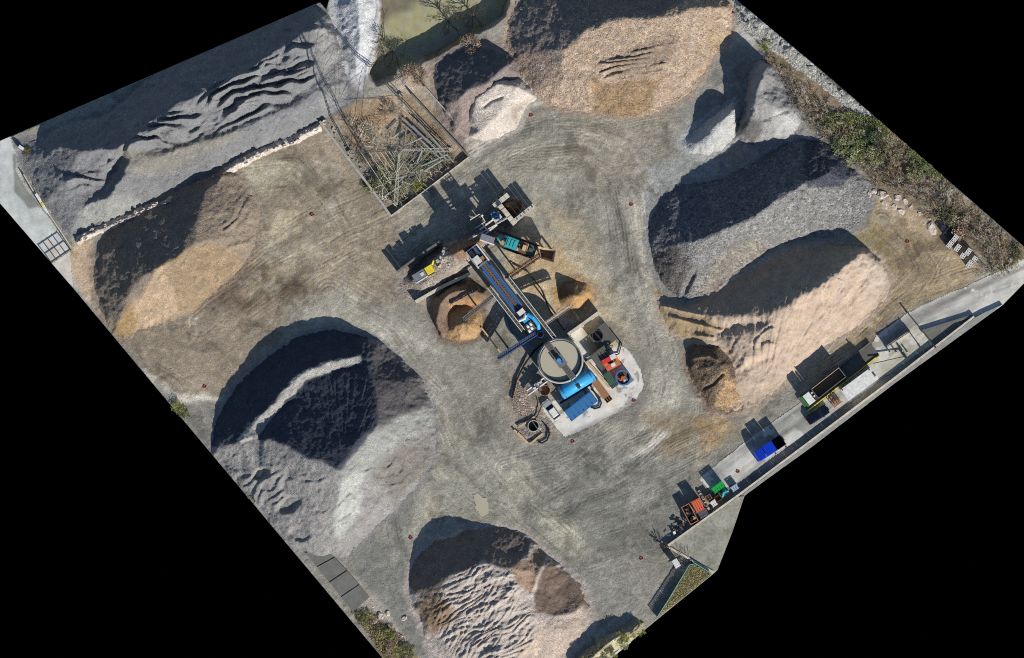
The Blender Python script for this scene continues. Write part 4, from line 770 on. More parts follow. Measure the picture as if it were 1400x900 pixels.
mb = MB(); mb.cyl(*AX.p(147, -2), 4.4, 3.5, 6.3, 24); dt = mb.build('overflow_drum', 'blue', t)
mb = MB(); mb.cyl(*AX.p(147, -2), 3.6, 6.3, 6.34, 24); mb.build('drum_opening', 'tank_dark', dt)
for u in (105, 120, 135):
    for v in (-4, 7): mb = MB(); mb.beam(AX.p(u, v, -.1), AX.p(u, v, 5.5), .25, .25); mb.build('leg', 'dark_steel', t)
# feed bay of block walls
t = thing('feed_bay', 700, 290, 'three-sided concrete block feed bay full of brown stone', 'feed bay')
FB = Fr(684, 281, 26, -21)                                   # along the mouth direction
for i, (u0, u1, v0, v1, h) in enumerate([(-8, 18, -8, -1, 3.4), (-4, 3, -1, 33, 4.0), (3, 36, 26, 32, 3.2)]):
    n = max(2, int(max(u1 - u0, v1 - v0) / 6))
    for k in range(n):
        if u1 - u0 > v1 - v0: q = FB.rect(u0 + (u1 - u0) * k / n + .2, u0 + (u1 - u0) * (k + 1) / n - .2, v0, v1)
        else: q = FB.rect(u0, u1, v0 + (v1 - v0) * k / n + .2, v0 + (v1 - v0) * (k + 1) / n - .2)
        mb = MB(); mb.prism(q, -.1, h + rnd.uniform(-.12, .12)); bk = mb.build('block', 'pale_concrete', t)
        if i == 0: mb = MB(); mb.prism(FB.rect(u0 + (u1 - u0) * (k + .2) / n, u0 + (u1 - u0) * (k + .7) / n, v0 - 2.4, v0), -.1, h - .5); mb.build('buttress', 'pale_concrete', bk)
        if i == 2: mb = MB(); cc = FB.p(u0 + (u1 - u0) * (k + .5) / n, 29); mb.cyl(*cc, 1.2, h - .05, h + .16, 10); mb.build('lifting_eye', 'dark_concrete', bk)
pile('stone_fill', [FB.p(3, 0), FB.p(24, 2), FB.p(28, 14), FB.p(22, 25), FB.p(3, 25)], [[(*FB.p(6, 6), 2.2), (*FB.p(6, 20), 2.0)]], (112, 86, 66), [], M['coarse'], 'brown stone heaped inside the block feed bay', 1400, rough=.15, warp=1, toe=0)
# small machines between tower and feed bay
t = thing('blue_hoist', 679, 297, 'small blue and white winch unit behind the feed bay wall', 'winch')
BH = Fr(674, 301, 14, -11)
mb = MB(); mb.prism(BH.rect(0, 13, -5, 5), .0, 3.2); mb.build('housing', 'offwhite', t)
mb = MB(); mb.prism(BH.rect(2, 9, -9, -5.2), .0, 3.6); mb.build('motor_cover', 'container_blue', t)
mb = MB(); mb.tube([BH.p(4, -2, 3.5), BH.p(10, 2, 3.6)], .5, 10); mb.build('drum', 'blue', t)
t = thing('railed_platform', 653, 303, 'dark platform with white handrails beside the feed bay', 'platform')
RP = Fr(643, 301, 14, -9)
mb = MB(); mb.prism(RP.rect(0, 16, 0, 13), 4.6, 4.8); mb.build('deck', 'deck', t)
for a, b in (((0, 0), (16, 0)), ((16, 0), (16, 13)), ((16, 13), (0, 13))):
    mb = MB(); rail(mb, RP.p(*a, 4.8), RP.p(*b, 4.8), 1.0, 4, .14); mb.build('handrail', 'white', t)
for u in (1, 15):
    for v in (1, 12): mb = MB(); mb.beam(RP.p(u, v, -.1), RP.p(u, v, 4.6), .22, .22); mb.build('leg', 'dark_steel', t)
t = thing('railed_platform', 668, 308, 'maroon-floored feeder platform with white rails next to the tower', 'platform')
RP = Fr(659, 312, 14, -10.5)
mb = MB(); mb.prism(RP.rect(0, 17, 0, 9), 4.2, 4.4); mb.build('deck', 'rust', t)
for v in (0, 9): mb = MB(); mb.beam(RP.p(-4, v, 4.9), RP.p(19, v, 4.9), .3, .35); mb.build('side_rail', 'white', t)
mb = MB(); mb.beam(RP.p(4, 0, 4.8), RP.p(4, 9, 4.8), .3, .3); mb.build('cross_rail', 'white', t)
for u in (1, 16):
    for v in (1, 8): mb = MB(); mb.beam(RP.p(u, v, -.1), RP.p(u, v, 4.2), .22, .22); mb.build('leg', 'dark_steel', t)
t = thing('access_gangway', 690, 294, 'thin white gangway rail from the tower to the feed bay', 'gangway')
mb = MB(); mb.prism(Fr(640, 327, 50, -28).rect(0, 60, -1.2, 1.2), 4.0, 4.1); mb.build('deck', 'steel', t)
mb = MB(); rail(mb, Fr(640, 327, 50, -28).p(0, 1.4, 4.1), Fr(640, 327, 50, -28).p(60, 1.4, 4.1), 1.0, 10, .16); mb.build('handrail', 'white', t)
for u in (3, 30, 57): mb = MB(); mb.beam(Fr(640, 327, 50, -28).p(u, 0, -.1), Fr(640, 327, 50, -28).p(u, 0, 4.0), .22, .22); mb.build('leg', 'dark_steel', t)
# light mast whose shadow falls on the yard
mb = MB(); mb.tube([(659, 296, 0), (659, 296, 8.6)], .13, 8); t = tag(mb.build('light_mast', 'steel'), 'slim light mast rising between platform and feed bay', 'mast')
mb = MB(); mb.beam((658, 296, 8.6), (660.5, 294.5, 8.6), .35, .2); mb.build('lamp_head', 'white', t)
# yellow crawler screen on the ramp
t = thing('yellow_screener', 584, 370, 'small tracked screener with yellow engine cover on the feed ramp', 'screener')
YS = Fr(571, 379, 26, -16)
for v in (-5.5, 5.5): mb = MB(); mb.prism(YS.rect(-1, 24, v - 1.4, v + 1.4), 1.2, 2.5); mb.build('track', 'black', t)
mb = MB(); mb.prism(YS.rect(13, 25, -6, 5.5), 2.5, 4.8, YS.rect(13.6, 24.4, -5.4, 5)); mb.build('engine_cover', 'yellow', t)
mb = MB(); mb.prism(YS.rect(-6, 12.4, -6, 5.5), 2.4, 3.5); bd = mb.build('flat_bed', 'grey_roof', t)
mb = MB(); mb.prism(YS.rect(5, 10, -2.5, 2), 3.5, 3.6); mb.build('hatch', 'offwhite', bd)
mb = MB(); mb.beam(YS.p(-6, 6.2, 3.4), YS.p(13, 6.2, 3.4), .2, .35); mb.build('side_board', 'white', t)
mb = MB(); mb.beam(YS.p(26, -4, 3.6), YS.p(31, -8, 4.4), .3, .3); mb.build('boom', 'yellow', t)
# pale concrete strip walls of the ramp
wall_along('ramp_wall', [(568, 413), (605, 392), (643, 374)], 4.5, 1.6, 'pale_concrete', 'pale concrete block wall along the ramp lower side', 'wall')
wall_along('ramp_wall', [(543, 372), (572, 350), (603, 330)], 3.0, 2.5, 'dark_concrete', 'dark concrete block wall along the ramp upper side', 'wall', vary=.5)
wall_along('bay_wall', [(776, 458), (797, 443), (819, 427)], 4.2, 2.2, 'pale_concrete', 'pale concrete wall closing the sand bay right of the round tank', 'wall')
wall_along('bay_wall', [(658, 448), (672, 466), (684, 482)], 2.0, 1.4, 'plank', 'thin tan sleeper wall right of the horseshoe heap', 'wall')
# round settling tank
t = thing('settling_tank', 766, 493, 'large round settling tank full of beige slurry with a bridge across', 'tank')
mb = MB(); mb.ring(766, 493.3, 28.6, 30.3, 1.2, 6.4, 72); mb.build('shell', 'steel', t, True)
mb = MB(); mb.ring(766, 493.3, 30.4, 31.6, 6.0, 6.12, 72); rw = mb.build('rim_walkway', 'offwhite', t)
mb = MB(); mb.ring(766, 493.3, 27.2, 28.5, 5.7, 6.15, 72); mb.build('overflow_launder', 'dark_steel', t)
mb = MB(); mb.cyl(766, 493.3, 28.55, 5.1, 5.75, 72); mb.build('slurry', 'sludge', t)
for k in range(12):
    a = k * math.pi / 6; mb = MB(); x = 766 + 26 * math.cos(a); y = 493.3 + 26 * math.sin(a); mb.beam((x, y, -.1), (x, y, 5.1), .35, .35); mb.build('leg', 'steel', t)
BR = Fr(748, 470, 36.5, 48)
mb = MB()
for k in range(15): mb.prism(BR.rect(k * 4 + .2, k * 4 + 3.8, -3.6, 3.6), 6.5, 6.58)
bd = mb.build('bridge_deck', 'deck', t)
for v in (-3.8, 3.8):
    mb = MB(); mb.beam(BR.p(-1, v, 6.35), BR.p(61, v, 6.35), .2, .4); rail(mb, BR.p(-1, v, 6.55), BR.p(61, v, 6.55), 1.1, 12, .09); mb.build('handrail', 'steel', bd)
mb = MB(); mb.prism(BR.rect(22, 38, -6.5, 6.5), 6.6, 6.72); mb.build('drive_platform', 'steel', t)
mb = MB(); mb.cyl(*BR.p(28, 1), 2.8, 6.7, 7.8, 14); mb.build('drive_motor', 'cyan', t)
mb = MB(); mb.prism(BR.rect(30, 34, -4, 0), 6.7, 7.6); mb.build('gearbox', 'blue', t)
mb = MB(); mb.tube([BR.p(30, 0, 5.2), BR.p(30, 0, 6.6)], .5, 12); mb.build('rake_shaft', 'dark_steel', t)
# horizontal cyan tank
t = thing('cyan_tank', 790, 524, 'bright cyan horizontal cylinder tank tucked under the round tank', 'tank')
mb = MB(); TK = Fr(767, 538, 44, -27); n = 20; rr = 1.35
mb.tube([TK.p(-1.2, 0, 1.75), TK.p(0, 0, 1.75), TK.p(24, 0, 1.75), TK.p(50, 0, 1.75), TK.p(51.5, 0, 1.75)], rr, 24, [rr * .55, rr, rr, rr, rr * .55]); mb.build('shell', 'cyan', t, True)
for u in (3, 24.5, 47): mb = MB(); mb.tube([TK.p(u, 0, 1.75), TK.p(u + 1.4, 0, 1.75)], rr + .06, 24); mb.build('band', 'blue', t)
for u in (6, 44): mb = MB(); mb.prism(TK.rect(u, u + 4, -8, 8), .0, 1.2); mb.build('cradle', 'dark_concrete', t)
mb = MB(); mb.prism(TK.rect(23, 28, 2, 7), 2.2, 3.3); mb.build('valve_box', 'dark_steel', t)
mb = MB(); mb.prism(TK.rect(-8, 50, 9.5, 12), .1, .5); mb.build('bund_edge', 'navy', t)
# blue container
def container(name, q, z1, mat, label, ribs=6, roofmat=None):
    f = Fr(*q[0], q[1][0] - q[0][0], q[1][1] - q[0][1]); L = math.hypot(q[1][0] - q[0][0], q[1][1] - q[0][1]); Wd = math.hypot(q[2][0] - q[1][0], q[2][1] - q[1][1])
    t = thing(name, *f.p(L / 2, Wd / 2), label, 'container')
    mb = MB(); mb.prism(f.rect(.4, L - .4, .4, Wd - .4), .1, z1 - .30); n = int(L / 2)
    for k in range(n): mb.prism(f.rect(.6 + k * (L - 1) / n, .6 + (k + .5) * (L - 1) / n, -.05, .35), .2, z1 - .2); mb.prism(f.rect(.6 + k * (L - 1) / n, .6 + (k + .5) * (L - 1) / n, Wd - .35, Wd + .05), .2, z1 - .2)
    mb.build('body', mat, t)
    for k in range(ribs): mb = MB(); mb.prism(f.rect(.6 + (L - 1.2) * k / ribs + .45, .6 + (L - 1.2) * (k + 1) / ribs - .45, .9, Wd - .9), z1 - .30, z1 - .03); mb.build('roof_panel', roofmat or mat, t)
    for a in ((0, 0), (L - .9, 0), (0, Wd - .9), (L - .9, Wd - .9)): mb = MB(); mb.prism(f.rect(a[0], a[0] + .9, a[1], a[1] + .9), .05, z1); mb.build('corner_post', mat, t)
    for v in (0, Wd - .5): mb = MB(); mb.prism(f.rect(.95, L - .95, v, v + .5), z1 - .12, z1); mb.build('top_rail', mat, t)
    return t
container('shipping_container', [(771, 563), (807, 535), (817.5, 548.5), (781.5, 576.5)], 2.6, 'container_blue', 'long blue shipping container with ribbed roof below the cyan tank')
# sump with a round hole and deck
t = thing('sump_deck', 818, 460, 'grey steel sump deck with a round black opening right of the tank', 'sump')
SD = Fr(800, 460, 24, -19)
mb = MB(); mb.prism(SD.rect(4, 32, 2, 30), .1, 1.1); mb.build('deck', 'deck', t)
mb = MB(); mb.ring(817, 459.5, 6.8, 7.8, 1.1, 1.45, 32); mb.build('collar', 'dark_steel', t)
mb = MB(); mb.cyl(817, 459.5, 6.7, 1.1, 1.14, 32); op = mb.build('opening', 'tank_dark', t)
for k in (-3, 0, 3): mb = MB(); mb.beam((817 + k - 3, 459.5 + k - 5, 1.4), (817 + k + 3, 459.5 + k + 4, 1.4), .1, .1); mb.build('grate_bar', 'dark_steel', op)
mb = MB(); rail(mb, SD.p(4, 2, 1.1), SD.p(32, 2, 1.1), 1.0, 5); rail(mb, SD.p(32, 2, 1.1), SD.p(32, 30, 1.1), 1.0, 5); mb.build('handrail', 'steel', t)
mb = MB(); mb.tube([(802, 491, .4), (812, 487, .7), (822, 480, 1.6), (832, 473, 1.7), (837.5, 472, 1.6), (836, 477, 1.5), (826, 481, 1.0), (812, 489, .5), (800, 493, .4)], .14, 8); tag(mb.build('grey_hose', 'dull_green'), 'looped grey-green hose beside the sump deck', 'hose')
wall_along('block_wall', [(802, 494), (817, 511), (834, 530)], 3.8, .8, 'plank', 'low tan block wall between cyan tank and the red machine')
# red pump machine, boxes, tub, bin, crates
container('dark_bin', [(806, 487), (826, 472), (842, 493), (822, 508)], 2.0, 'deck', 'flat dark grey container next to the red machine', 5)
t = thing('red_machine', 838, 499, 'red machine with two white boxes on top near the blue tub', 'machine')
RM = Fr(826, 497, 17, -9)
mb = MB(); mb.prism(RM.rect(-1, 20, -3, 12), .1, 2.0); mb.build('body', 'orange', t)
mb = MB(); mb.prism(RM.rect(-2, 11, -5, 1), .1, 2.6); mb.build('hood', 'red', t)
mb = MB(); mb.prism(RM.rect(11, 19, -6, 1), .1, 2.8); mb.build('white_box', 'white', t)
mb = MB(); mb.prism(RM.rect(7, 13, 5, 10), 2.0, 2.7); mb.build('white_box', 'white', t)
mb = MB(); mb.prism(RM.rect(14, 17, 4, 7), 2.0, 2.5); mb.build('green_cap', 'green', t)
mb = MB(); mb.beam(RM.p(5, 2.2, 2.2), RM.p(12, 4.4, 2.2), .35, .3); mb.build('shaft', 'black', t)
t = thing('blue_tub', 852, 517, 'round blue tub heaped with red and grey scrap', 'tub')
mb = MB(); mb.ring(852, 516.5, 8.9, 10.8, .1, 1.5, 32); mb.build('rim', 'container_blue', t, False)
mb = MB(); mb.cyl(852, 516.5, 8.9, .1, 1.0, 32); mb.build('floor', 'rust', t)
r = random.Random(4)
for k in range(16):
    a = r.uniform(0, 6.28); d = r.uniform(0, 6); x = 852 + d * math.cos(a); y = 516.5 + d * math.sin(a); b = r.uniform(0, 3.1)
    mb = MB(); mb.beam((x, y, 1.05 + .05 * k), (x + 3.6 * math.cos(b), y + 3.6 * math.sin(b), 1.1 + .05 * k), r.uniform(.15, .5), .12); mb.build('scrap_piece', r.choice(['orange', 'white', 'container_blue', 'grey_roof', 'red']), t)
mb = MB(); mb.prism([(858, 508), (867, 520), (858, 527), (848, 526)], .1, .5); mb.build('base_plate', 'grey_roof', t)
def open_box(name, q, z1, mat, label, cat, fill=None, wall=.8, parts=0, group=None):
    f = Fr(*q[0], q[1][0] - q[0][0], q[1][1] - q[0][1]); L = math.hypot(q[1][0] - q[0][0], q[1][1] - q[0][1]); Wd = math.hypot(q[2][0] - q[1][0], q[2][1] - q[1][1])
    t = thing(name, *f.p(L / 2, Wd / 2), label, cat, group)
    for u0, u1, v0, v1 in ((0, L, 0, wall), (0, L, Wd - wall, Wd), (0, wall, wall, Wd - wall), (L - wall, L, wall, Wd - wall)): mb = MB(); mb.prism(f.rect(u0, u1, v0, v1), .05, z1); mb.build('side', mat, t)
    mb = MB(); mb.prism(f.rect(wall, L - wall, wall, Wd - wall), .05, .25 if fill is None else z1 * .55); mb.build('floor', fill or mat, t)
    for k in range(parts): u = L * (k + 1) / (parts + 1); mb = MB(); mb.prism(f.rect(u - .4, u + .4, wall, Wd - wall), .25, z1 - .05); mb.build('divider', mat, t)
    t['f'] = 0; del t['f']
    return t, f, L, Wd
container('green_bin', [(824, 513), (833, 507), (846, 526), (837, 533)], 1.4, 'dull_green', 'dull green low container between block wall and blue tub', 4)
open_box('wooden_crate', [(809, 524), (817, 518), (838, 546), (830, 551)], 1.2, 'wood', 'long brown wooden crate in three compartments beside the container', 'crate', 'wood', parts=2)
mb = MB(); mb.tube([(808, 532, 2.4), (813, 536, 2.6), (819, 543, 1.6), (822, 551, .4), (820, 557, .3), (813, 559, .3), (807, 556, .3)], .16, 8); tag(mb.build('black_hose', 'black'), 'black hose curling round the blue container end', 'hose')
# well and stony corner
t = thing('round_well', 729, 583, 'round concrete well with black water at the stony corner', 'well')
mb = MB(); mb.ring(729.3, 582.6, 6.9, 8.3, .05, .9, 32); mb.build('ring', 'concrete', t, True)
mb = MB(); mb.cyl(729.3, 582.6, 6.9, .05, .3, 32); mb.build('water', 'tank_dark', t)
mb = MB(); mb.beam((727, 575, 1.0), (736, 588, 1.0), .12, .12); mb.build('pipe', 'steel', t)
mb = MB(); mb.tube([(730, 576, .5), (736, 566, .5), (740, 556, .6), (738, 548, .8)], .1, 6); mb.tube([(735, 604, .4), (741, 606, .4), (748, 602, .4), (751, 594, .5), (750, 586, .5), (744, 580, .5)], .16, 8); tag(mb.build('black_hose', 'black'), 'black hose coiled beside the round well', 'hose')
t = thing('timber_frame', 720, 590, 'broken pale timbers lying round the well', 'timber')
for a, b in (((709, 585, .5), (731, 570, .5)), ((724, 608, .4), (742, 593, .4)), ((703, 588, .4), (722, 606, .4)), ((708, 592, .5), (716, 600, .5))): mb = MB(); mb.beam(a, b, .35, .25); mb.build('timber', 'plank', t)
t = thing('ring_tank', 744, 533, 'empty ring tank with rusty pipework left of the cyan tank', 'tank')
mb = MB(); mb.ring(745, 534, 6.8, 7.6, .1, 1.6, 32); mb.build('ring', 'wood', t, True)
mb = MB(); mb.cyl(745, 534, 6.7, .1, .5, 24); mb.build('floor', 'earth', t)
for a, b in (((722, 540, 1.2), (748, 521, 1.8)), ((720, 534, 1.2), (744, 516, 1.8)), ((732, 524, 2.0), (740, 534, 2.0))): mb = MB(); mb.tube([a, b], .25, 8); mb.build('pipe', 'steel', t)
for x, y in ((735, 526), (739, 523), (731, 531)): mb = MB(); mb.prism(Fr(x, y, 1, -.7).rect(-2, 2, -1.5, 1.5), .2, 2.2); mb.build('valve', 'offwhite', t)
pile('pebble_bed', [(693, 512), (703, 502), (722, 528), (742, 556), (766, 598), (748, 610), (728, 612), (706, 598), (696, 560)], [[(704, 530, .35), (716, 560, .5), (738, 590, .4)]], (158, 138, 124), [([(700, 570), (735, 565), (760, 600), (730, 612)], (140, 134, 124), 6)], M['rock'], 'low bed of pinkish cobbles left of the white car', 1420, rough=.12, rscale=6, warp=1.5)

for pts, rr_, mt, lab in (([(742, 470, 1.0), (730, 480, .6), (716, 500, .4), (706, 520, .4), (700, 545, .4)], .18, 'black', 'black hose running from the round tank to the cobbles'), ([(700, 360, .3), (722, 372, .3), (742, 398, .3), (752, 425, .3), (772, 452, .3)], .12, 'dark_steel', 'thin dark pipe across the tan ground right of the conveyor'), ([(690, 430, .3), (700, 455, .3), (722, 470, .4), (742, 485, .6)], .14, 'container_blue', 'blue pipe in the dark ground left of the round tank'), ([(836, 452, .3), (850, 470, .3), (846, 484, .3), (834, 488, .5)], .12, 'black', 'black cable beside the red machine')):
    mb = MB(); mb.tube(pts, rr_, 6); tag(mb.build('plant_hose', mt), lab, 'hose')
# ---------------------------------------------------------------- vehicles
def wheel(par, f, u, v, r, w, z=None, name='wheel'):
    z = r if z is None else z
    mb = MB(); mb.tube([f.p(u, v - w / 2, z), f.p(u, v + w / 2, z)], r, 18); wh = mb.build(name, 'black', par)
    s = 1 if v > 0 else -1
    mb = MB(); mb.tube([f.p(u, v + s * w / 2, z), f.p(u, v + s * (w / 2 + .25), z)], r * .55, 14); mb.build('rim', 'steel', wh)
def loft(mb, secs):
    """skin through cross-sections (lists of (x, y, z) of equal length, closed)"""
    b = len(mb.v); n = len(secs[0])
    for s_ in secs: mb.v += [W(*p) for p in s_]
    for i in range(len(secs) - 1):
        for k in range(n): j = (k + 1) % n; mb.f.append((b + i * n + k, b + i * n + j, b + (i + 1) * n + j, b + (i + 1) * n + k))
    mb.f.append(tuple(range(b, b + n))[::-1]); mb.f.append(tuple(range(b + (len(secs) - 1) * n, b + len(secs) * n)))
def car(name, x, y, dx, dy, paint_, label, L=31.0, Wd=12.6, roof=None, hood=None):
    """hatchback seen from above; (dx, dy) is where it faces, sizes in map units"""
    t = thing(name, x, y, label, 'car'); f = Fr(x, y, dx, dy); h = L / 2; w = Wd / 2
    prof = [(-h, .55, .85, .80), (-h + 1, .4, 1.0, .92), (-h * .6, .32, 1.05, 1), (0, .3, 1.02, 1), (h * .45, .3, 1.0, 1), (h * .8, .34, .9, .95), (h - .8, .42, .78, .84), (h, .5, .66, .7)]
    secs = []
    for u, z0, z1, k in prof: secs.append([f.p(u, -w * k, z0 + .12), f.p(u, -w * k, z1 - .12), f.p(u, -w * k * .86, z1), f.p(u, w * k * .86, z1), f.p(u, w * k, z1 - .12), f.p(u, w * k, z0 + .12), f.p(u, w * k * .8, z0), f.p(u, -w * k * .8, z0)])
    mb = MB(); loft(mb, secs); mb.build('body', hood or paint_, t, False)
    def cab(u0, u1, k0, z0, uu0, uu1, k1, z1, nm, mat):
        mb = MB(); mb.prism(f.rect(u0, u1, -w * k0, w * k0), z0, z1, f.rect(uu0, uu1, -w * k1, w * k1)); return mb.build(nm, mat, t)
    cab(-h * .86, h * .42, .86, 1.0, -h * .70, h * .10, .70, 1.42, 'window_band', 'glass')
    cab(-h * .70, h * .10, .71, 1.42, -h * .66, h * .06, .66, 1.49, 'roof', roof or paint_)
    for v in (-1, 1): mb = MB(); mb.prism(f.rect(h * .30, h * .38, v * w * 1.0, v * w * 1.18), .95, 1.1); mb.build('mirror', paint_, t)
    for v in (-1, 1): mb = MB(); mb.prism(f.rect(h * .88, h * .97, v * w * .42, v * w * .74), .62, .8); mb.build('headlight', 'white', t); mb = MB(); mb.prism(f.rect(-h - .12, -h * .95, v * w * .45, v * w * .78), .7, .9); mb.build('tail_light', 'red', t)
    for u in (-h * .58, h * .6):
        for v in (-w * .86, w * .86): wheel(t, f, u, v, .32, 1.5)
    return t
car('parked_car', 754, 560.5, -15, -20, M['white'], 'white and silver hatchback parked left of the blue container', hood=paint('silver_paint', (190, 194, 192), .35, .3, var=.1))
car('parked_car', 1118, 567, 17, -11, M['navy'], 'dark navy car parked below the tipper truck', L=34, Wd=14)
# tipper truck on the weighbridge
t = thing('tipper_truck', 1125, 529, 'four-axle tipper truck with green and white cab on the weighbridge', 'truck')
TF = Fr(1152, 509, -38, 29.7); Z = .42                        # u runs from tail to nose
mb = MB(); mb.prism(TF.rect(1, 62, -3, 3), Z + .75, Z + 1.1); mb.build('chassis', 'dark_steel', t)
for u in (6, 15, 46, 55):
    for v in (-6.6, 6.6): wheel(t, TF, u, v, .52, 2.2, Z + .52)
bx = (0, 48.5, -8.1, 8.1)
for nm, (u0, u1, v0, v1), mt, zt in (('body_side', (0, 48.5, -8.2, -7.4), 'steel', 3.0), ('body_side', (0, 48.5, 7.4, 8.2), 'plank', 3.0), ('tail_gate', (0, .9, -7.4, 7.4), 'steel', 2.9), ('head_board', (47.6, 48.5, -7.4, 7.4), 'steel', 3.3)):
    mb = MB(); mb.prism(TF.rect(u0, u1, v0, v1), Z + 1.1, Z + zt); mb.build(nm, mt, t)
mb = MB(); mb.prism(TF.rect(.9, 47.6, -7.4, 7.4), Z + 1.1, Z + 1.35); mb.build('body_floor', 'dark_steel', t)
mb = MB(); mb.prism(TF.rect(49, 52.5, -8, 8), Z + 1.0, Z + 2.2); mb.build('engine_deck', 'dark_steel', t)
for v in (-3, 2.5): mb = MB(); mb.prism(TF.rect(49.3, 51.8, v, v + 2), Z + 2.2, Z + 2.7); mb.build('air_tank', 'white', t)
mb = MB(); mb.prism(TF.rect(53, 64.5, -8, 8), Z + .6, Z + 2.95, TF.rect(53.2, 63.6, -7.5, 7.5)); cb = mb.build('cab', 'white', t)
mb = MB(); mb.prism(TF.rect(64.6, 67.2, -8.2, 8.2), Z + .4, Z + 2.3, TF.rect(64.2, 66, -8, 8)); mb.build('grille', 'green', cb)
mb = MB(); mb.prism(TF.rect(64.5, 65.3, -6.8, 6.8), Z + 2.3, Z + 2.85, TF.rect(64.3, 64.8, -6.6, 6.6)); mb.build('windscreen', 'glass', cb)
for v in (-9.3, 8.3): mb = MB(); mb.prism(TF.rect(63.5, 64.5, v, v + 1), Z + 1.8, Z + 2.5); mb.build('mirror', 'black', cb)
# weighbridge deck with kerbs
t = thing('weighbridge', 1140, 520, 'dark steel weighbridge deck with yellow kerb under the tipper truck', 'weighbridge')
WB = Fr(1196, 477, -100, 78)
for k in range(5): mb = MB(); mb.prism(WB.rect(k * 25 + .2, k * 25 + 24.8, -10, 10), -.1, .40); mb.build('deck_plate', 'deck', t)
for v, mt in ((10.6, 'dark_concrete'), (-10.6, 'yellow')): mb = MB(); mb.beam(WB.p(0, v, .45), WB.p(125, v, .45), .18, .45); mb.build('side_kerb', mt, t)
# weighbridge office
t = thing('weigh_office', 1176, 530, 'flat white corrugated office roof beside the weighbridge', 'building')
OF = Fr(1149, 533, 42, -31)                                   # along the road
mb = MB(); mb.prism(OF.rect(.8, 50.2, .8, 18.2), -.1, 3.5); mb.build('wall', 'offwhite', t)
n = 26
rf = None
mb = MB(); mb.prism(OF.rect(0, 51, 0, 19), 3.5, 3.66); rf = mb.build('roof', 'white', t)
for k in range(n): mb = MB(); mb.prism(OF.rect(51 * k / n + .2, 51 * (k + .55) / n, .1, 18.9), 3.66, 3.74); mb.build('roof_rib', 'white', rf)
for u in (6, 18, 30, 42): mb = MB(); mb.prism(OF.rect(u, u + 7, .35, .75), 1.2, 2.5); mb.build('window', 'glass', t)
mb = MB(); mb.prism(OF.rect(-.3, .7, 6, 12), -.1, 2.2); mb.build('door', 'dull_green', t)
for u, v in ((2, 2), (48, 1.5)): mb = MB(); mb.cyl(*OF.p(u, v), 1.0, 3.7, 4.2, 12); mb.build('vent', 'dark_steel', rf)
mb = MB(); mb.cyl(*OF.p(50, 15), 1.8, 3.7, 4.3, 14); mb.build('satellite_dish', 'white', rf)
t = thing('entrance_stair', 1146, 551, 'brown steel landing and stair by the office door', 'stair')
ST = Fr(1137, 551, 11, -8)
for k in range(6): mb = MB(); mb.prism(ST.rect(-1 + k * 2.2, .9 + k * 2.2, 0, 7), .1, .3 + .22 * k); mb.build('tread', 'wood', t)
for v in (0, 7): mb = MB(); rail(mb, ST.p(-1, v, .6), ST.p(13, v, 1.6), 1.0, 4, .12); mb.build('handrail', 'rust', t)
mb = MB(); mb.beam(ST.p(2, -9, .5), ST.p(6, 0, .5), .5, .3); mb.build('ramp_plank', 'wood', t)
# blue dump truck
t = thing('blue_lorry', 1050, 615, 'bright blue lorry with a black load bed parked against the wall', 'lorry')
BL = Fr(1069, 602, -33, 22)
mb = MB(); mb.prism(BL.rect(0, 40, -3, 3), .5, .95); mb.build('chassis', 'dark_steel', t)
for u in (5, 14, 33):
    for v in (-6, 6): wheel(t, BL, u, v, .48, 2.2)
mb = MB(); mb.prism(BL.rect(-2, 12, -8, 8), .95, 1.25); mb.build('bed_floor', 'black', t)
for u0, u1, v0, v1 in ((-2, 12, -8, -7.3), (-2, 12, 7.3, 8), (-2, -1.3, -7.3, 7.3)): mb = MB(); mb.prism(BL.rect(u0, u1, v0, v1), .95, 2.5); mb.build('bed_side', 'navy', t)
mb = MB(); mb.prism(BL.rect(12.4, 29, -8, 8), .95, 3.1, BL.rect(12.8, 28.4, -7.6, 7.6)); mb.build('cargo_box', 'royal', t)
mb = MB(); loft(mb, [[BL.p(u, -8 * k, .5), BL.p(u, -8 * k, z), BL.p(u, -7 * k, z + .15), BL.p(u, 7 * k, z + .15), BL.p(u, 8 * k, z), BL.p(u, 8 * k, .5)] for u, k, z in ((29.6, 1, 2.6), (37, 1, 2.6), (40, .96, 2.3), (43, .85, 1.4), (44, .78, 1.2))]); cb = mb.build('cab', 'royal', t)
mb = MB(); mb.prism(BL.rect(40.6, 42, -6, 6), 1.5, 2.2, BL.rect(39.4, 40.2, -5.5, 5.5)); mb.build('windscreen', 'glass', cb)
mb = MB(); mb.beam(BL.p(-4, -9.4, .9), BL.p(34, -9.4, .9), .18, .5); mb.build('side_guard', 'white', t)
for u in (-1, 16): mb = MB(); mb.prism(BL.rect(u, u + 2.4, -11.5, -9.6), .4, 1.3); mb.build('tail_lamp', 'rust', t)

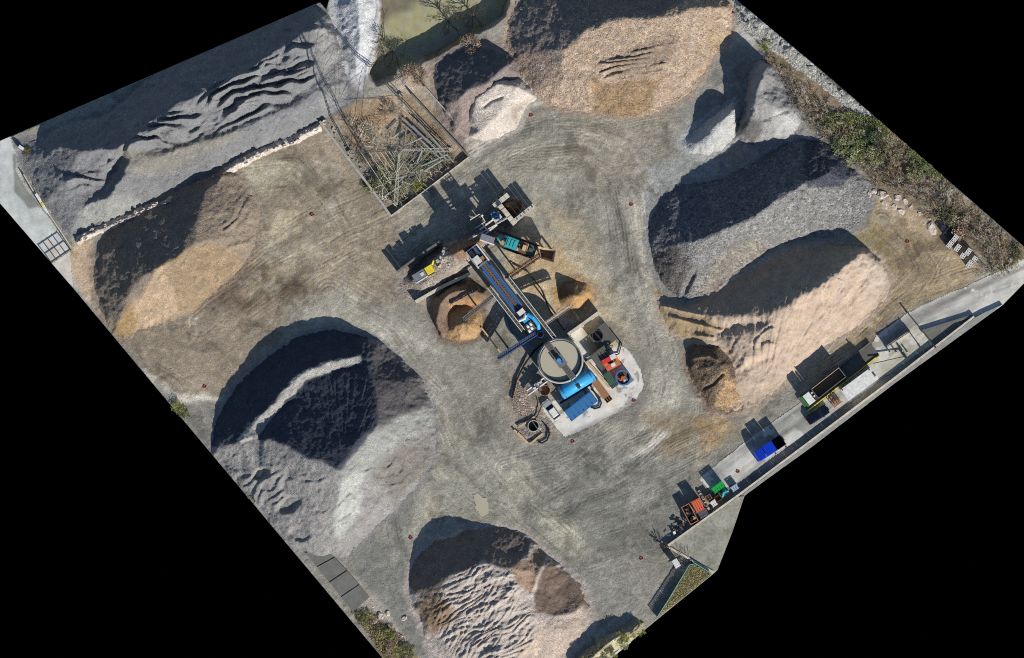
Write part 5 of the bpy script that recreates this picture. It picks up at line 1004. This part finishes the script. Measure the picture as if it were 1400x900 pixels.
# ---------------------------------------------------------------- skips and boxes along the wall
t, f, L, Wd = open_box('rusty_skip', [(931, 694), (942, 688), (957, 711), (946, 718)], 1.7, 'wood', 'rusty open skip heaped with black and cream scrap', 'skip', 'black', 1.0)
r = random.Random(12)
for k in range(14):
    u = r.uniform(2, L - 3); v = r.uniform(3, Wd - 4); a = r.uniform(0, 6.28); mb = MB(); q = f.p(u, v); mb.beam((*q, 1.1 + .05 * k), (q[0] + r.uniform(2, 6) * math.cos(a), q[1] + r.uniform(2, 5) * math.sin(a), 1.2 + .05 * k), r.uniform(.2, .8), .2); mb.build('scrap_piece', r.choice(['black', 'plank', 'rust', 'black', 'dark_steel', 'offwhite']), t)
container('red_container', [(944, 687), (956, 680.5), (965.5, 694.5), (953, 701)], 2.5, 'orange', 'faded red-orange closed container between rusty skip and pallets', 4)
container('mesh_container', [(953.3, 701.6), (965.3, 694.9), (970.5, 703), (959, 711.5)], 1.6, 'mesh_grey', 'grey mesh-topped box behind the red-orange container', 8)
open_box('brown_box', [(963.5, 679.5), (970.5, 675.5), (974, 681.5), (968, 685.5)], 1.3, 'wood', 'small brown open box between red and green containers', 'box', 'plank', .6)
t, f, L, Wd = open_box('rusty_box', [(976, 681), (983.5, 676), (988, 682), (981, 688)], 1.3, 'rust', 'rust-brown open box behind the green container', 'box', 'rust', .6)
container('white_box', [(970, 687.5), (977, 682.5), (980.5, 690), (975, 694.5)], 1.5, 'white', 'small white box beside the boundary wall', 3)
container('green_container', [(972, 668.5), (986.5, 657.5), (992.5, 664), (978, 674.5)], 2.3, 'green', 'bright green narrow container at the head of the skip row', 5)
t = thing('pallet_stack', 961, 684, 'row of weathered pallets leaning between red container and brown box', 'pallets')
PF = Fr(955, 671, 15, 27)
for k in range(7): mb = MB(); mb.prism(PF.rect(k * 4.4, k * 4.4 + 3.6, -1.6, 1.4), .05, .5 + .25 * (k % 3)); mb.build('pallet', ['plank', 'offwhite', 'dark_concrete'][k % 3], t)
t = thing('teal_machine', 990, 675, 'dark teal broken machine parts beside the green container', 'machine')
TM = Fr(984, 676, 11, -8)
for (u0, u1, v0, v1, z, mt) in ((0, 6, -2, 6, 1.2, 'dull_green'), (2, 9, 1, 4, 1.7, 'container_blue'), (6, 11, -4, 3, 1.0, 'teal'), (8, 13, 2, 6, .8, 'dark_steel')): mb = MB(); mb.prism(TM.rect(u0, u1, v0, v1), .05, z); mb.build('casing', mt, t)
mb = MB(); mb.tube([TM.p(1, 5, 1.3), TM.p(6, 1, 1.9), TM.p(12, 3, 1.2)], .2, 8); mb.build('pipe', 'teal', t)
container('pale_box', [(998, 667), (1007, 661), (1011.5, 667), (1003, 672.5)], 1.2, 'lightblue', 'pale blue-grey flat box next to the road wall', 3)
t = thing('scrap_heap', 928, 716, 'dark heap of scrap steel left of the rusty skip', 'scrap')
r = random.Random(21)
for k in range(34):
    x = r.gauss(929, 5); y = 716 + (929 - x) * .8 + r.gauss(0, 3.5); a = r.uniform(0, 3.14); l = r.uniform(2, 7); mb = MB(); mb.beam((x, y, r.uniform(.1, .9)), (x + l * math.cos(a), y + l * math.sin(a), r.uniform(.1, 1.0)), r.uniform(.12, .5), .12); mb.build('scrap_piece', r.choice(['dark_steel', 'mesh_grey', 'black', 'rust', 'steel']), t)
# small white cabin
t = thing('white_cabin', 924, 770, 'small white ribbed cabin at the corner below the terrace', 'cabin')
CB = Fr(918, 767.5, 6.5, -4)
mb = MB(); mb.prism(CB.rect(.2, 7.8, .2, 11.8), .05, 2.2); mb.build('body', 'offwhite', t)
for k in range(4): mb = MB(); mb.prism(CB.rect(0, 8, k * 3 + .15, k * 3 + 2.85), 2.2, 2.3); mb.build('roof_panel', 'white', t)
for v in (2, 12.5): mb = MB(); mb.beam(CB.p(-3, v, .3), CB.p(12, v + 1, .3), .12, .12); mb.build('drawbar', 'steel', t)
# pallets of concrete blocks
def block_stack(x, y, nu, nv, h, label):
    f = Fr(x, y, -8, 10.5); t = thing('block_pallet', x, y, label, 'pallet', 'pallets of white blocks on the tan yard')
    mb = MB(); mb.prism(f.rect(-nu * 1.7, nu * 1.7, -nv * 1.7, nv * 1.7), .0, .14); mb.build('pallet_base', 'wood', t)
    me = None
    for k in range(h):
        for i in range(nu):
            for j in range(nv):
                q = f.p((i - nu / 2 + .5) * 3.4, (j - nv / 2 + .5) * 3.4)
                if me is None:
                    mb = MB(); g = Fr(q[0], q[1], -8, 10.5); zb = .15
                    mb.prism(g.rect(-1.6, 1.6, -1.6, -.7), zb, zb + .36); mb.prism(g.rect(-1.6, 1.6, .7, 1.6), zb, zb + .36); mb.prism(g.rect(-1.6, -.7, -.7, .7), zb, zb + .36); mb.prism(g.rect(.7, 1.6, -.7, .7), zb, zb + .36)
                    o = mb.build('block', 'white', t); me = o; q0 = q
                elif k == h - 1 or i in (0, nu - 1) or j in (0, nv - 1):
                    c = me.copy(); COL.objects.link(c); c.location = ((q[0] - q0[0]) * S, -(q[1] - q0[1]) * S, k * .38)
    return t
for a in ((1306, 326, 3, 2, 4, 'upper left pallet of white hollow blocks against the dark shadow slab'), (1299, 334.5, 3, 2, 3, 'pallet of white hollow blocks nearest the muddy yard'), (1309.5, 339, 3, 2, 3, 'pallet of white blocks in the middle of the row'),
          (1324, 344.5, 3, 2, 3, 'largest pallet of white blocks at the bank side'), (1333, 354, 2, 2, 2, 'rightmost small pallet of white blocks under the bushes'), (1316.5, 350, 2, 2, 2, 'low pallet of white and grey blocks facing the yard'), (1326, 361, 3, 2, 2, 'lowest pallet of white blocks nearest the road')): block_stack(*a)
mb = MB(); f = Fr(1290, 321, 8, -10); mb.prism(f.rect(0, 12, -1.2, 0), .0, 1.6); mb.prism(f.rect(0, 12, .0, 11), .0, .25); tag(mb.build('shadow_slab', 'dark_steel'), 'flat slab painted dark as shadow, with a raised edge, behind the white block pallets', 'slab')  # the dark colour of the flat part stands for shadow

# ---------------------------------------------------------------- gate, barriers, posts, survey marks
t = thing('entrance_gate', 84, 350, 'tall steel panel gate across the top left access road', 'gate')
GA, GB = (71, 360), (97, 342.5)
for z in (.2, 1.4, 2.6): mb = MB(); mb.beam((*GA, z), (*GB, z), .12, .14); mb.build('rail', 'steel', t)
for k in range(5): x = GA[0] + (GB[0] - GA[0]) * k / 4; y = GA[1] + (GB[1] - GA[1]) * k / 4; mb = MB(); mb.beam((x, y, .0), (x, y, 2.75), .14, .14); mb.build('upright', 'steel', t)
wall_along('edge_wall', [(32, 238), (46, 262), (62, 286), (82, 315), (97, 338)], 1.6, 1.0, 'pale_concrete', 'low pale wall between the access road and the rippled pile')
t = thing('warning_board', 57, 277, 'long white board with yellow panel leaning on the low wall', 'sign')
mb = MB(); mb.beam((49, 265, 1.1), (65, 291, 1.1), .5, .5); mb.build('board', 'white', t)
mb = MB(); mb.beam((57, 277.5, 1.39), (59.5, 281.5, 1.39), .46, .06); mb.build('yellow_panel', 'yellow', t)
mb = MB(); mb.prism(Fr(29, 202, 6, 4).rect(-4, 4, -2, 2), .0, 1.2); tag(mb.build('white_crate', 'white'), 'small white crate at the far left corner above the road', 'crate')
for (a, b, h, lab) in (((1240, 427), (1279, 475), 1.3, 'long dark barrier beam crossing the road'), ((1243, 453), (1263, 481), 1.2, 'short dark barrier beam beside the weighbridge end')):
    t = thing('road_barrier', a[0], a[1], lab, 'barrier'); mb = MB(); mb.beam((*a, h), (*b, h), .15, .15); mb.build('beam', 'dark_steel', t)
    for q in (a, b): mb = MB(); mb.beam((*q, -.1), (*q, h), .25, .25); mb.build('post', 'dark_steel', t)
t = thing('barrier_arm', 1236, 487, 'slender raised barrier arm above the weighbridge exit', 'barrier')
mb = MB(); mb.prism(Fr(1238, 488, 1, -.7).rect(-2, 2, -1.5, 1.5), .1, 1.2); mb.build('cabinet', 'dark_steel', t)
mb = MB(); mb.beam((1238, 487, 1.1), (1194, 497, 1.5), .16, .16); mb.build('arm', 'dark_steel', t)
t = thing('road_screen', 1226, 463, 'thin dark panel fence standing between the two road lanes', 'fence')
mb = MB(); mb.beam((1212, 474, 1.0), (1243, 454, 1.0), .14, 1.7); mb.build('panel', 'dark_steel', t)
for q in ((1212, 474), (1227, 464), (1243, 454)): mb = MB(); mb.beam((*q, -.1), (*q, 1.95), .2, .2); mb.build('post', 'dark_steel', t)
for i, (x, y, lab) in enumerate(((1217, 482, 'leftmost of the bollards behind the road fence'), (1226, 482, 'second bollard from the left behind the road fence'), (1234, 480, 'third bollard, the thickest, behind the road fence'), (1241, 482, 'last bollard nearest the short barrier beam'))):
    mb = MB(); mb.cyl(x, y, 1.0 + .5 * (i == 2), -.1, 1.1, 12); b = tag(mb.build('bollard', 'dark_steel'), lab, 'bollard', 'bollards at the weighbridge exit'); mb = MB(); mb.cyl(x, y, .8, 1.1, 1.2, 12); mb.build('cap', 'white', b)
for x, y, lab in ((427, 294, 'between the brown pile and pylon enclosure'), (280, 529, 'left of the largest dark pile'), (562, 736, 'left of the ribbed pile'), (783, 604, 'below the white concrete pad'), (877, 764, 'left of the white cabin'),
                  (1009, 645, 'on the road above the pale blue-grey box'), (1241, 331, 'left of the white block pallets'), (863, 280, 'left of the grey broken-stone pile'), (726, 158, 'below the beige pile near the pale heap'), (867, 548, 'on the right tip of the concrete pad')):
    t = thing('survey_target', x, y, 'red and black survey target ' + lab, 'survey target', 'survey targets on the ground', .16)
    g = Fr(x, y, 1, .35)
    mb = MB(); mb.prism(g.rect(-2.1, 2.1, -2.1, 2.1), .10, .155); mb.build('board', 'white', t)
    for u, v, mt in ((-2.05, -2.05, 'red'), (0, 0, 'red'), (0, -2.05, 'black'), (-2.05, 0, 'black')): mb = MB(); mb.prism(g.rect(u + .05, u + 2.0, v + .05, v + 2.0), .155, .17); mb.build('quarter', mt, t)

# ---------------------------------------------------------------- lattice pylon in its enclosure
t = thing('lattice_pylon', 546, 205, 'tall lattice steel pylon standing in the walled enclosure', 'pylon')
FT = [(478, 208), (548, 130), (616, 205), (541, 279)]; TOP = (546, 205); HT = 30.0
def leg(k, z, off=0):
    s = 1 - .93 * z / HT; x = TOP[0] + (FT[k][0] - TOP[0]) * s; y = TOP[1] + (FT[k][1] - TOP[1]) * s; d = math.hypot(FT[k][0] - TOP[0], FT[k][1] - TOP[1]); ex, ey = (FT[k][1] - TOP[1]) / d, -(FT[k][0] - TOP[0]) / d
    return (x + ex * off, y + ey * off, z)
PY = paint('pylon_steel', (168, 168, 160), .6, .3, dirt=(104, 98, 88))
LV = [0, 7, 12, 16, 19.5, 22.4, 25, 27, 28.4, 29.3, 30]
for k in range(4):
    mb = MB()
    for i in range(len(LV) - 1):
        z0, z1 = LV[i], LV[i + 1]; w0 = 2.6 * (1 - .75 * z0 / HT); w1 = 2.6 * (1 - .75 * z1 / HT)
        for s in (-1, 1): mb.beam(leg(k, z0, s * w0), leg(k, z1, s * w1), .11, .11)
        n = 4
        for j in range(n):
            a = z0 + (z1 - z0) * j / n; b = z0 + (z1 - z0) * (j + 1) / n; s = 1 if j % 2 else -1; mb.beam(leg(k, a, s * w0), leg(k, b, -s * w1), .06, .06)
    mb.build('leg', PY, t)
    mb = MB(); mb.cyl(*FT[k], 3, -.2, .4, 16); mb.build('footing', 'concrete', t)
for k in range(4):
    j = (k + 1) % 4; mb = MB()
    for i in range(len(LV) - 1):
        z0, z1 = LV[i], LV[i + 1]; mb.beam(leg(k, z0), leg(j, z1), .045, .045); mb.beam(leg(j, z0), leg(k, z1), .045, .045)
        if i in (1, 5, 9): mb.beam(leg(k, z1), leg(j, z1), .07, .07)
    mb.build('bracing', PY, t)
# fallen poles and steel lying in the enclosure
PO = [((553, 171), (601, 216)), ((557, 168), (606, 213)), ((564, 172), (611, 219)), ((572, 168), (608, 207)), ((566, 163), (620, 222)), ((555, 176), (553, 199)), ((553, 199), (577, 188)), ((537, 188), (552, 177)), ((574, 228), (612, 211)), ((570, 222), (577, 206)), ((580, 234), (606, 218)), ((526, 268), (548, 254)), ((540, 245), (556, 240))]
for i, (a, b) in enumerate(PO):
    mb = MB(); mb.tube([(*a, .8 + .12 * (i % 4)), (*b, 1.3 + .1 * (i % 3))], .16, 6); tag(mb.build('loose_pole', PY), 'whitish pole lying among the brambles in the enclosure', 'pole', 'loose poles in the enclosure')
# ---------------------------------------------------------------- plants
def leaf_mat(name):
    m, nt, N, L, b = new_mat(name); at = N.new('ShaderNodeAttribute'); at.attribute_name = 'Col'
    L.new(at.outputs['Color'], b.inputs['Base Color']); b.inputs['Roughness'].default_value = .8; b.inputs['Specular IOR Level'].default_value = .15; return m
LEAF = leaf_mat('foliage'); TWIG = paint('bare_twigs', (170, 148, 126), .9, var=.4, scale=3); TWIG_GREY = paint('grey_twigs', (178, 168, 154), .9, var=.4, scale=3); BARK = paint('bark', (76, 66, 56), .95, var=.4, scale=3)
def mesh_from(name, V, F, mat, C=None):
    me = bpy.data.meshes.new(name); me.from_pydata(V, [], F); me.materials.append(mat)
    if C is not None:
        a = me.attributes.new('Col', 'FLOAT_COLOR', 'POINT'); a.data.foreach_set('color', np.array([(*c, 1) for c in C], np.float32).ravel())
    return me
def stick(V, F, a, b, r0, r1):
    d = (b - a).normalized(); e = d.cross(Vector((0, 0, 1)) if abs(d.z) < .9 else Vector((1, 0, 0))).normalized(); g = d.cross(e); n = len(V)
    for P, r in ((a, r0), (b, r1)):
        for k in range(3): t = 2.094 * k; V.append(tuple(P + (e * math.cos(t) + g * math.sin(t)) * r))
    for k in range(3): j = (k + 1) % 3; F.append((n + k, n + j, n + 3 + j, n + 3 + k))
def twig_mesh(seed, R, H, stems, depth, mat, r0=.06, up=.75):
    r = random.Random(seed); V = []; F = []
    def grow(p, d, l, rad, lev):
        q = p + d * l; stick(V, F, p, q, rad, rad * .65)
        if lev == 0: return
        for _ in range(r.choice((2, 3, 3))):
            nd = (d + Vector((r.uniform(-1, 1), r.uniform(-1, 1), r.uniform(-.35, .6))) * .75).normalized(); grow(p + d * l * r.uniform(.45, 1), nd, l * r.uniform(.55, .8), rad * .62, lev - 1)
    for k in range(stems):
        a = r.uniform(0, 6.28); o = r.uniform(0, .3) * R; sp = r.uniform(.25, 1.0)
        d = Vector((math.cos(a) * sp, math.sin(a) * sp, up * r.uniform(.5, 1.2))).normalized(); grow(Vector((math.cos(a) * o, math.sin(a) * o, 0)), d, R * r.uniform(.35, .55), r0, depth)
    return mesh_from('twigs', V, F, mat)
def leaf_mesh(seed, R, H, n, cols, size, clumps=14):
    r = random.Random(seed); V = []; F = []; C = []
    cl = []
    for _ in range(clumps):
        a = r.uniform(0, 6.28); d = R * math.sqrt(r.random()) * .8; cl.append((d * math.cos(a), d * math.sin(a), H * r.uniform(.25, .75), R * r.uniform(.2, .42), r.uniform(.65, 1.3), r.choice(cols)))
    for _ in range(n):
        cx, cy, cz, cr, br, col = r.choice(cl); u = Vector((r.gauss(0, 1), r.gauss(0, 1), r.gauss(0, 1))).normalized() * cr * r.uniform(.55, 1.05); p = Vector((cx, cy, cz)) + Vector((u.x, u.y, u.z * .7))
        if p.z < .05: p.z = .05
        nrm = Vector((r.gauss(0, .7), r.gauss(0, .7), 1)).normalized(); e = nrm.orthogonal().normalized(); e.rotate(Matrix.Rotation(r.uniform(0, 6.28), 3, nrm)); g = nrm.cross(e); s = size * r.uniform(.6, 1.4); k = len(V)
        V += [tuple(p - e * s), tuple(p + g * s * .5), tuple(p + e * s), tuple(p - g * s * .5)]; F.append((k, k + 1, k + 2, k + 3)); c = [v * br * r.uniform(.8, 1.2) for v in col]; C += [c] * 4
    return mesh_from('leaves', V, F, LEAF, C)
GR = [lin(c) for c in ((104, 116, 74), (128, 134, 92), (88, 100, 66), (148, 148, 112))]; DG = [lin(c) for c in ((84, 90, 62), (100, 102, 74), (118, 114, 88))]; BRN = [lin(c) for c in ((140, 118, 96), (164, 138, 112), (118, 104, 88), (172, 156, 134))]; YG = [lin(c) for c in ((130, 134, 62), (112, 124, 52), (150, 146, 84))]
TW = [twig_mesh(s, 2.0, 2, 12, 3, TWIG if s % 2 else TWIG_GREY, .045) for s in range(4)]
LF = {'green': [leaf_mesh(30 + s, 2.0, 1.8, 1100, GR, .13) for s in range(3)], 'dark': [leaf_mesh(40 + s, 2.0, 1.6, 1000, DG, .12) for s in range(2)], 'brown': [leaf_mesh(50 + s, 2.0, 1.4, 700, BRN, .11) for s in range(3)], 'yellow': [leaf_mesh(60 + s, 2.0, 1.3, 900, YG, .11) for s in range(2)]}
def shrub(name, x, y, rad, kind, label, group, seed, z=0.0):
    r = random.Random(seed); t = thing(name, x, y, label, 'shrub', group, z); t.rotation_euler = (0, 0, r.uniform(0, 6.28)); s = rad * S / 2.0; t.scale = (s * r.uniform(.85, 1.2), s * r.uniform(.85, 1.2), s * r.uniform(.7, 1.1))
    if kind in LF: o = bpy.data.objects.new('leaves', r.choice(LF[kind])); COL.objects.link(o); o.parent = t
    o = bpy.data.objects.new('twigs', r.choice(TW)); COL.objects.link(o); o.parent = t
    return t
BANKP = [(1040, 62), (1055, 76), (1135, 148), (1195, 175), (1240, 192), (1330, 278), (1400, 340), (1392, 365), (1352, 378), (1343, 335), (1290, 298), (1245, 268), (1195, 250), (1165, 222), (1120, 178), (1095, 160), (1068, 110)]
def bank_place(x, y):
    for lim, s in ((1085, 'just below the pale rock band'), (1125, 'above the smooth grey mound'), (1165, 'above the dark end of the stone pile'), (1205, 'in the green middle of the bank'), (1245, 'above the cream boulders'), (1290, 'upslope of the cream boulders'), (1335, 'behind the white block pallets')):
        if x < lim: return s
    return 'at the road corner of the bank'
for i, (x, y) in enumerate(rand_in(BANKP, 96, 31, 9.5)):
    rad_ = min(rnd.uniform(11, 19), edge_dist(x, y) * .95)
    if rad_ < 5: continue
    g = fbm(np.array([x]), np.array([y]), 50, 77, 2)[0]
    core = (1130 < x < 1215 and 160 < y < 215) or (1240 < x < 1300 and 205 < y < 240)
    kind = ('green' if rnd.random() < .6 else None) if core else ('dark' if (g > .22 and x > 1240) else ('brown' if g > .05 else None))
    lab = {'green': 'green leafy bramble clump ', 'dark': 'dark olive bush ', 'brown': 'brown-leaved bush ', None: 'bare twiggy shrub '}[kind] + bank_place(x, y)
    shrub('bush' if kind else 'bare_shrub', x, y, rad_, kind, lab, 'scrub on the top right bank', 500 + i)
for i, (x, y) in enumerate(rand_in([(495, 240), (540, 215), (590, 200), (620, 208), (600, 235), (545, 280), (520, 262)], 16, 41, 8)):
    k = ('green', 'yellow', None)[i % 3]; shrub('bush' if k else 'bare_shrub', x, y, rnd.uniform(8, 13), k, {'green': 'green bramble clump inside the pylon enclosure', 'yellow': 'yellow-green tuft inside the pylon enclosure', None: 'bare twiggy shrub inside the pylon enclosure'}[k], 'plants in the pylon enclosure', 700 + i)
for i, (x, y, k) in enumerate([(478, 165, None), (490, 200, None), (505, 178, None), (530, 150, 'brown'), (498, 215, 'dark'), (515, 245, None), (545, 265, None), (530, 275, None), (600, 235, None), (615, 222, None), (535, 245, 'yellow')]): shrub('bare_shrub' if not k else 'bush', x, y, rnd.uniform(9, 14), k, 'grey brushwood clump along the enclosure walls' if not k else 'low dull bush along the enclosure walls', 'brushwood along the enclosure walls', 740 + i)
for i, (x, y, k, lab) in enumerate([(245, 556, 'yellow', 'small yellow-green bush at the left edge beside the dark pile'), (252, 566, 'green', 'low green bush at the left edge beside the dark pile'), (338, 660, 'yellow', 'yellow-green bush at the left edge below the dark pile'), (348, 676, 'green', 'green bush at the left edge below the dark pile'), (328, 648, 'dark', 'dark bush at the left edge below the dark pile'), (60, 262, 'yellow', 'yellow-green weed by the low wall on the access road'),
    (38, 208, 'dark', 'dark scrub at the far left corner of the rippled pile'), (44, 222, None, 'bare scrub at the far left corner of the rippled pile'), (735, 4, 'yellow', 'yellow-green bush at the top edge behind the beige pile'), (720, 8, 'green', 'green bush at the top edge beside the pond'), (950, 4, 'yellow', 'yellow-green bush at the top edge above the beige pile'), (962, 12, 'dark', 'dark bush on the beige pile top right corner'), (1048, 62, 'yellow', 'yellow moss-like bush below the grey boulders')]): shrub('bush' if k else 'bare_shrub', x, y, rnd.uniform(7, 11), k, lab, None, 770 + i)
for i, (x, y) in enumerate([q for q in rand_in([(486, 842), (505, 838), (560, 885), (575, 910), (540, 905)], 18, 51, 6) if edge_dist(*q) > 8]): k = ('brown', 'yellow', 'dark', None)[i % 4]; shrub('bush' if k else 'bare_shrub', x, y, rnd.uniform(7, 12), k, {'brown': 'brown-leaved scrub bush at the bottom left corner', 'yellow': 'yellow-green scrub bush at the bottom left corner', 'dark': 'dark olive scrub bush at the bottom left corner', None: 'bare twiggy scrub at the bottom left corner'}[k], 'scrub in the bottom left corner', 800 + i)
for i, (x, y) in enumerate(rand_in([(795, 905), (845, 870), (878, 855), (884, 862), (850, 890), (815, 915)], 12, 52, 7)): k = ('yellow', 'green', 'yellow', 'dark')[i % 4]; shrub('bush', x, y, rnd.uniform(5, 9), k, 'yellow-green bush growing on the rubble bank', 'bushes on the rubble bank', 830 + i, 2.0)
for i, (x, y, lab) in enumerate([(643, 62, 'pale dry bush on the pond bank above the dark oval heap'), (560, 96, 'brown bare bush on the pond bank near the enclosure'), (572, 104, 'brown bare bush behind the enclosure corner'), (548, 108, 'bare bush at the shadowed pond bank'), (925, 752, 'bare scrub between terrace and white cabin'), (936, 762, 'bare scrub below the terrace wall')]): shrub('bare_shrub', x, y, rnd.uniform(10, 16), 'brown' if i < 3 else None, lab, None, 850 + i)
# bare trees
def bare_tree(x, y, z, H, R, label, seed):
    r = random.Random(seed); t = thing('bare_tree', x, y, label, 'tree', None, z); V = []; F = []
    top = Vector((r.uniform(-.3, .3), r.uniform(-.3, .3), H * .4)); stick(V, F, Vector((0, 0, -.3)), top * .5, .2, .16); stick(V, F, top * .5, top, .16, .12)
    o = bpy.data.objects.new('trunk', mesh_from('trunk', V, F, BARK)); COL.objects.link(o); o.parent = t
    V = []; F = []
    def grow(p, d, l, rad, lev):
        q = p + d * l; stick(V, F, p, q, rad, rad * .7)
        if lev == 0: return
        for _ in range(3): grow(p + d * l * r.uniform(.5, 1), (d + Vector((r.uniform(-1, 1), r.uniform(-1, 1), r.uniform(-.2, .6))) * .6).normalized(), l * r.uniform(.55, .78), rad * .6, lev - 1)
    for k in range(8): a = k * .785 + r.uniform(-.3, .3); grow(top * r.uniform(.6, 1), Vector((math.cos(a), math.sin(a), r.uniform(.5, 1.1))).normalized(), R * .5, .085, 4)
    o = bpy.data.objects.new('crown', mesh_from('crown', V, F, BARK)); COL.objects.link(o); o.parent = t
bare_tree(614, 30, -3.1, 6, 4.2, 'dark bare tree spreading over the pond near the top edge', 1)
bare_tree(536, 72, -3.1, 6, 4.6, 'dark bare tree on the near pond bank beside the white slope', 2)
bare_tree(648, 22, -3.1, 5, 3.2, 'smaller bare tree right of the pond by the shadowed bank', 3)
bare_tree(909, 748, 0, 3, 1.3, 'small dark bare tree at the terrace wall corner', 4)
bare_tree(1208, 208, 0, 5, 3.0, 'grey bare tree in the middle of the scrub bank', 5)
# ground cover that cannot be counted
def cover(name, poly, n, cols, size, hmax, label, seed, z=0.0, dens=None):
    r = np.random.RandomState(seed); xs = [p[0] for p in poly]; ys = [p[1] for p in poly]; X = r.uniform(min(xs), max(xs), n * 4); Y = r.uniform(min(ys), max(ys), n * 4); k = inside(poly, X, Y) & inside(SITE, X, Y) & (fbm(X, Y, 18, seed, 3) > r.uniform(-.5, .3, n * 4)); X = X[k][:n]; Y = Y[k][:n]; m = len(X)
    P = np.stack([(X - 700) * S, (450 - Y) * S, z + r.uniform(.05, hmax, m)], 1); N_ = r.normal(0, 1, (m, 3)); N_[:, 2] = np.abs(N_[:, 2]) + .8; N_ /= np.linalg.norm(N_, axis=1)[:, None]
    A = np.cross(N_, r.normal(0, 1, (m, 3))); A /= np.linalg.norm(A, axis=1)[:, None]; B = np.cross(N_, A); s = size * r.uniform(.5, 1.5, (m, 1))
    V = np.stack([P - A * s, P + B * s * .35, P + A * s, P - B * s * .35], 1).reshape(-1, 3); ci = r.randint(0, len(cols), m); C = np.array(cols)[ci] * r.uniform(.7, 1.3, (m, 1)); C = np.repeat(C, 4, 0)
    me = bpy.data.meshes.new(name); me.from_pydata(V.tolist(), [], np.arange(4 * m).reshape(-1, 4).tolist()); me.materials.append(LEAF); a = me.attributes.new('Col', 'FLOAT_COLOR', 'POINT'); a.data.foreach_set('color', np.concatenate([C, np.ones((len(C), 1))], 1).astype(np.float32).ravel())
    o = bpy.data.objects.new(name, me); COL.objects.link(o); tag(o, label, 'undergrowth', kind='stuff')
cover('undergrowth', BANKP, 13000, BRN + DG + GR, .16, .7, 'dry brown and olive undergrowth covering the top right bank', 61)
cover('bank_grass', [(899, 843), (929, 796), (944, 774), (951, 772), (972, 785.5), (936, 815)], 9000, YG + BRN, .13, .25, 'rough olive grass on the raised bank beside the terrace', 62, .95)
cover('enclosure_weeds', [(480, 170), (560, 135), (630, 212), (540, 285)], 2600, BRN + GR, .14, .5, 'dry weeds and litter inside the pylon enclosure', 63)
cover('corner_weeds', [(482, 840), (505, 836), (590, 925), (545, 925)], 3500, BRN + YG, .15, .4, 'dry weeds at the bottom left corner', 64)

r = random.Random(91); V = []; F = []
for x, y in rand_in([(500, 262), (520, 235), (560, 225), (612, 214), (600, 235), (545, 284), (520, 280)], 150, 92, 1.5) + rand_in([(478, 165), (520, 180), (515, 210), (490, 205)], 60, 93, 1.5):
    a = r.uniform(0, 6.28); l = r.uniform(.5, 2.6); p = Vector(W(x, y, r.uniform(.1, .9))); stick(V, F, p, p + Vector((math.cos(a) * l, math.sin(a) * l, r.uniform(-.1, .7))), r.uniform(.03, .08), .03)
o = bpy.data.objects.new('brushwood', mesh_from('brushwood', V, F, paint('pale_branches', (196, 190, 172), .9, var=.3, scale=2))); COL.objects.link(o); tag(o, 'tangled pale cut branches heaped in the pylon enclosure', 'brushwood', kind='stuff')

cover('bank_greens', [(1128, 160), (1160, 152), (1205, 165), (1222, 190), (1205, 215), (1160, 212)], 6500, GR + YG, .15, 1.1, 'loose bright green growth in the middle of the scrub bank', 71)
cover('bank_greens', [(1238, 205), (1270, 208), (1305, 235), (1285, 245), (1250, 232)], 3500, GR + YG, .15, .9, 'small bright green patch on the scrub bank nearer the edge', 72)
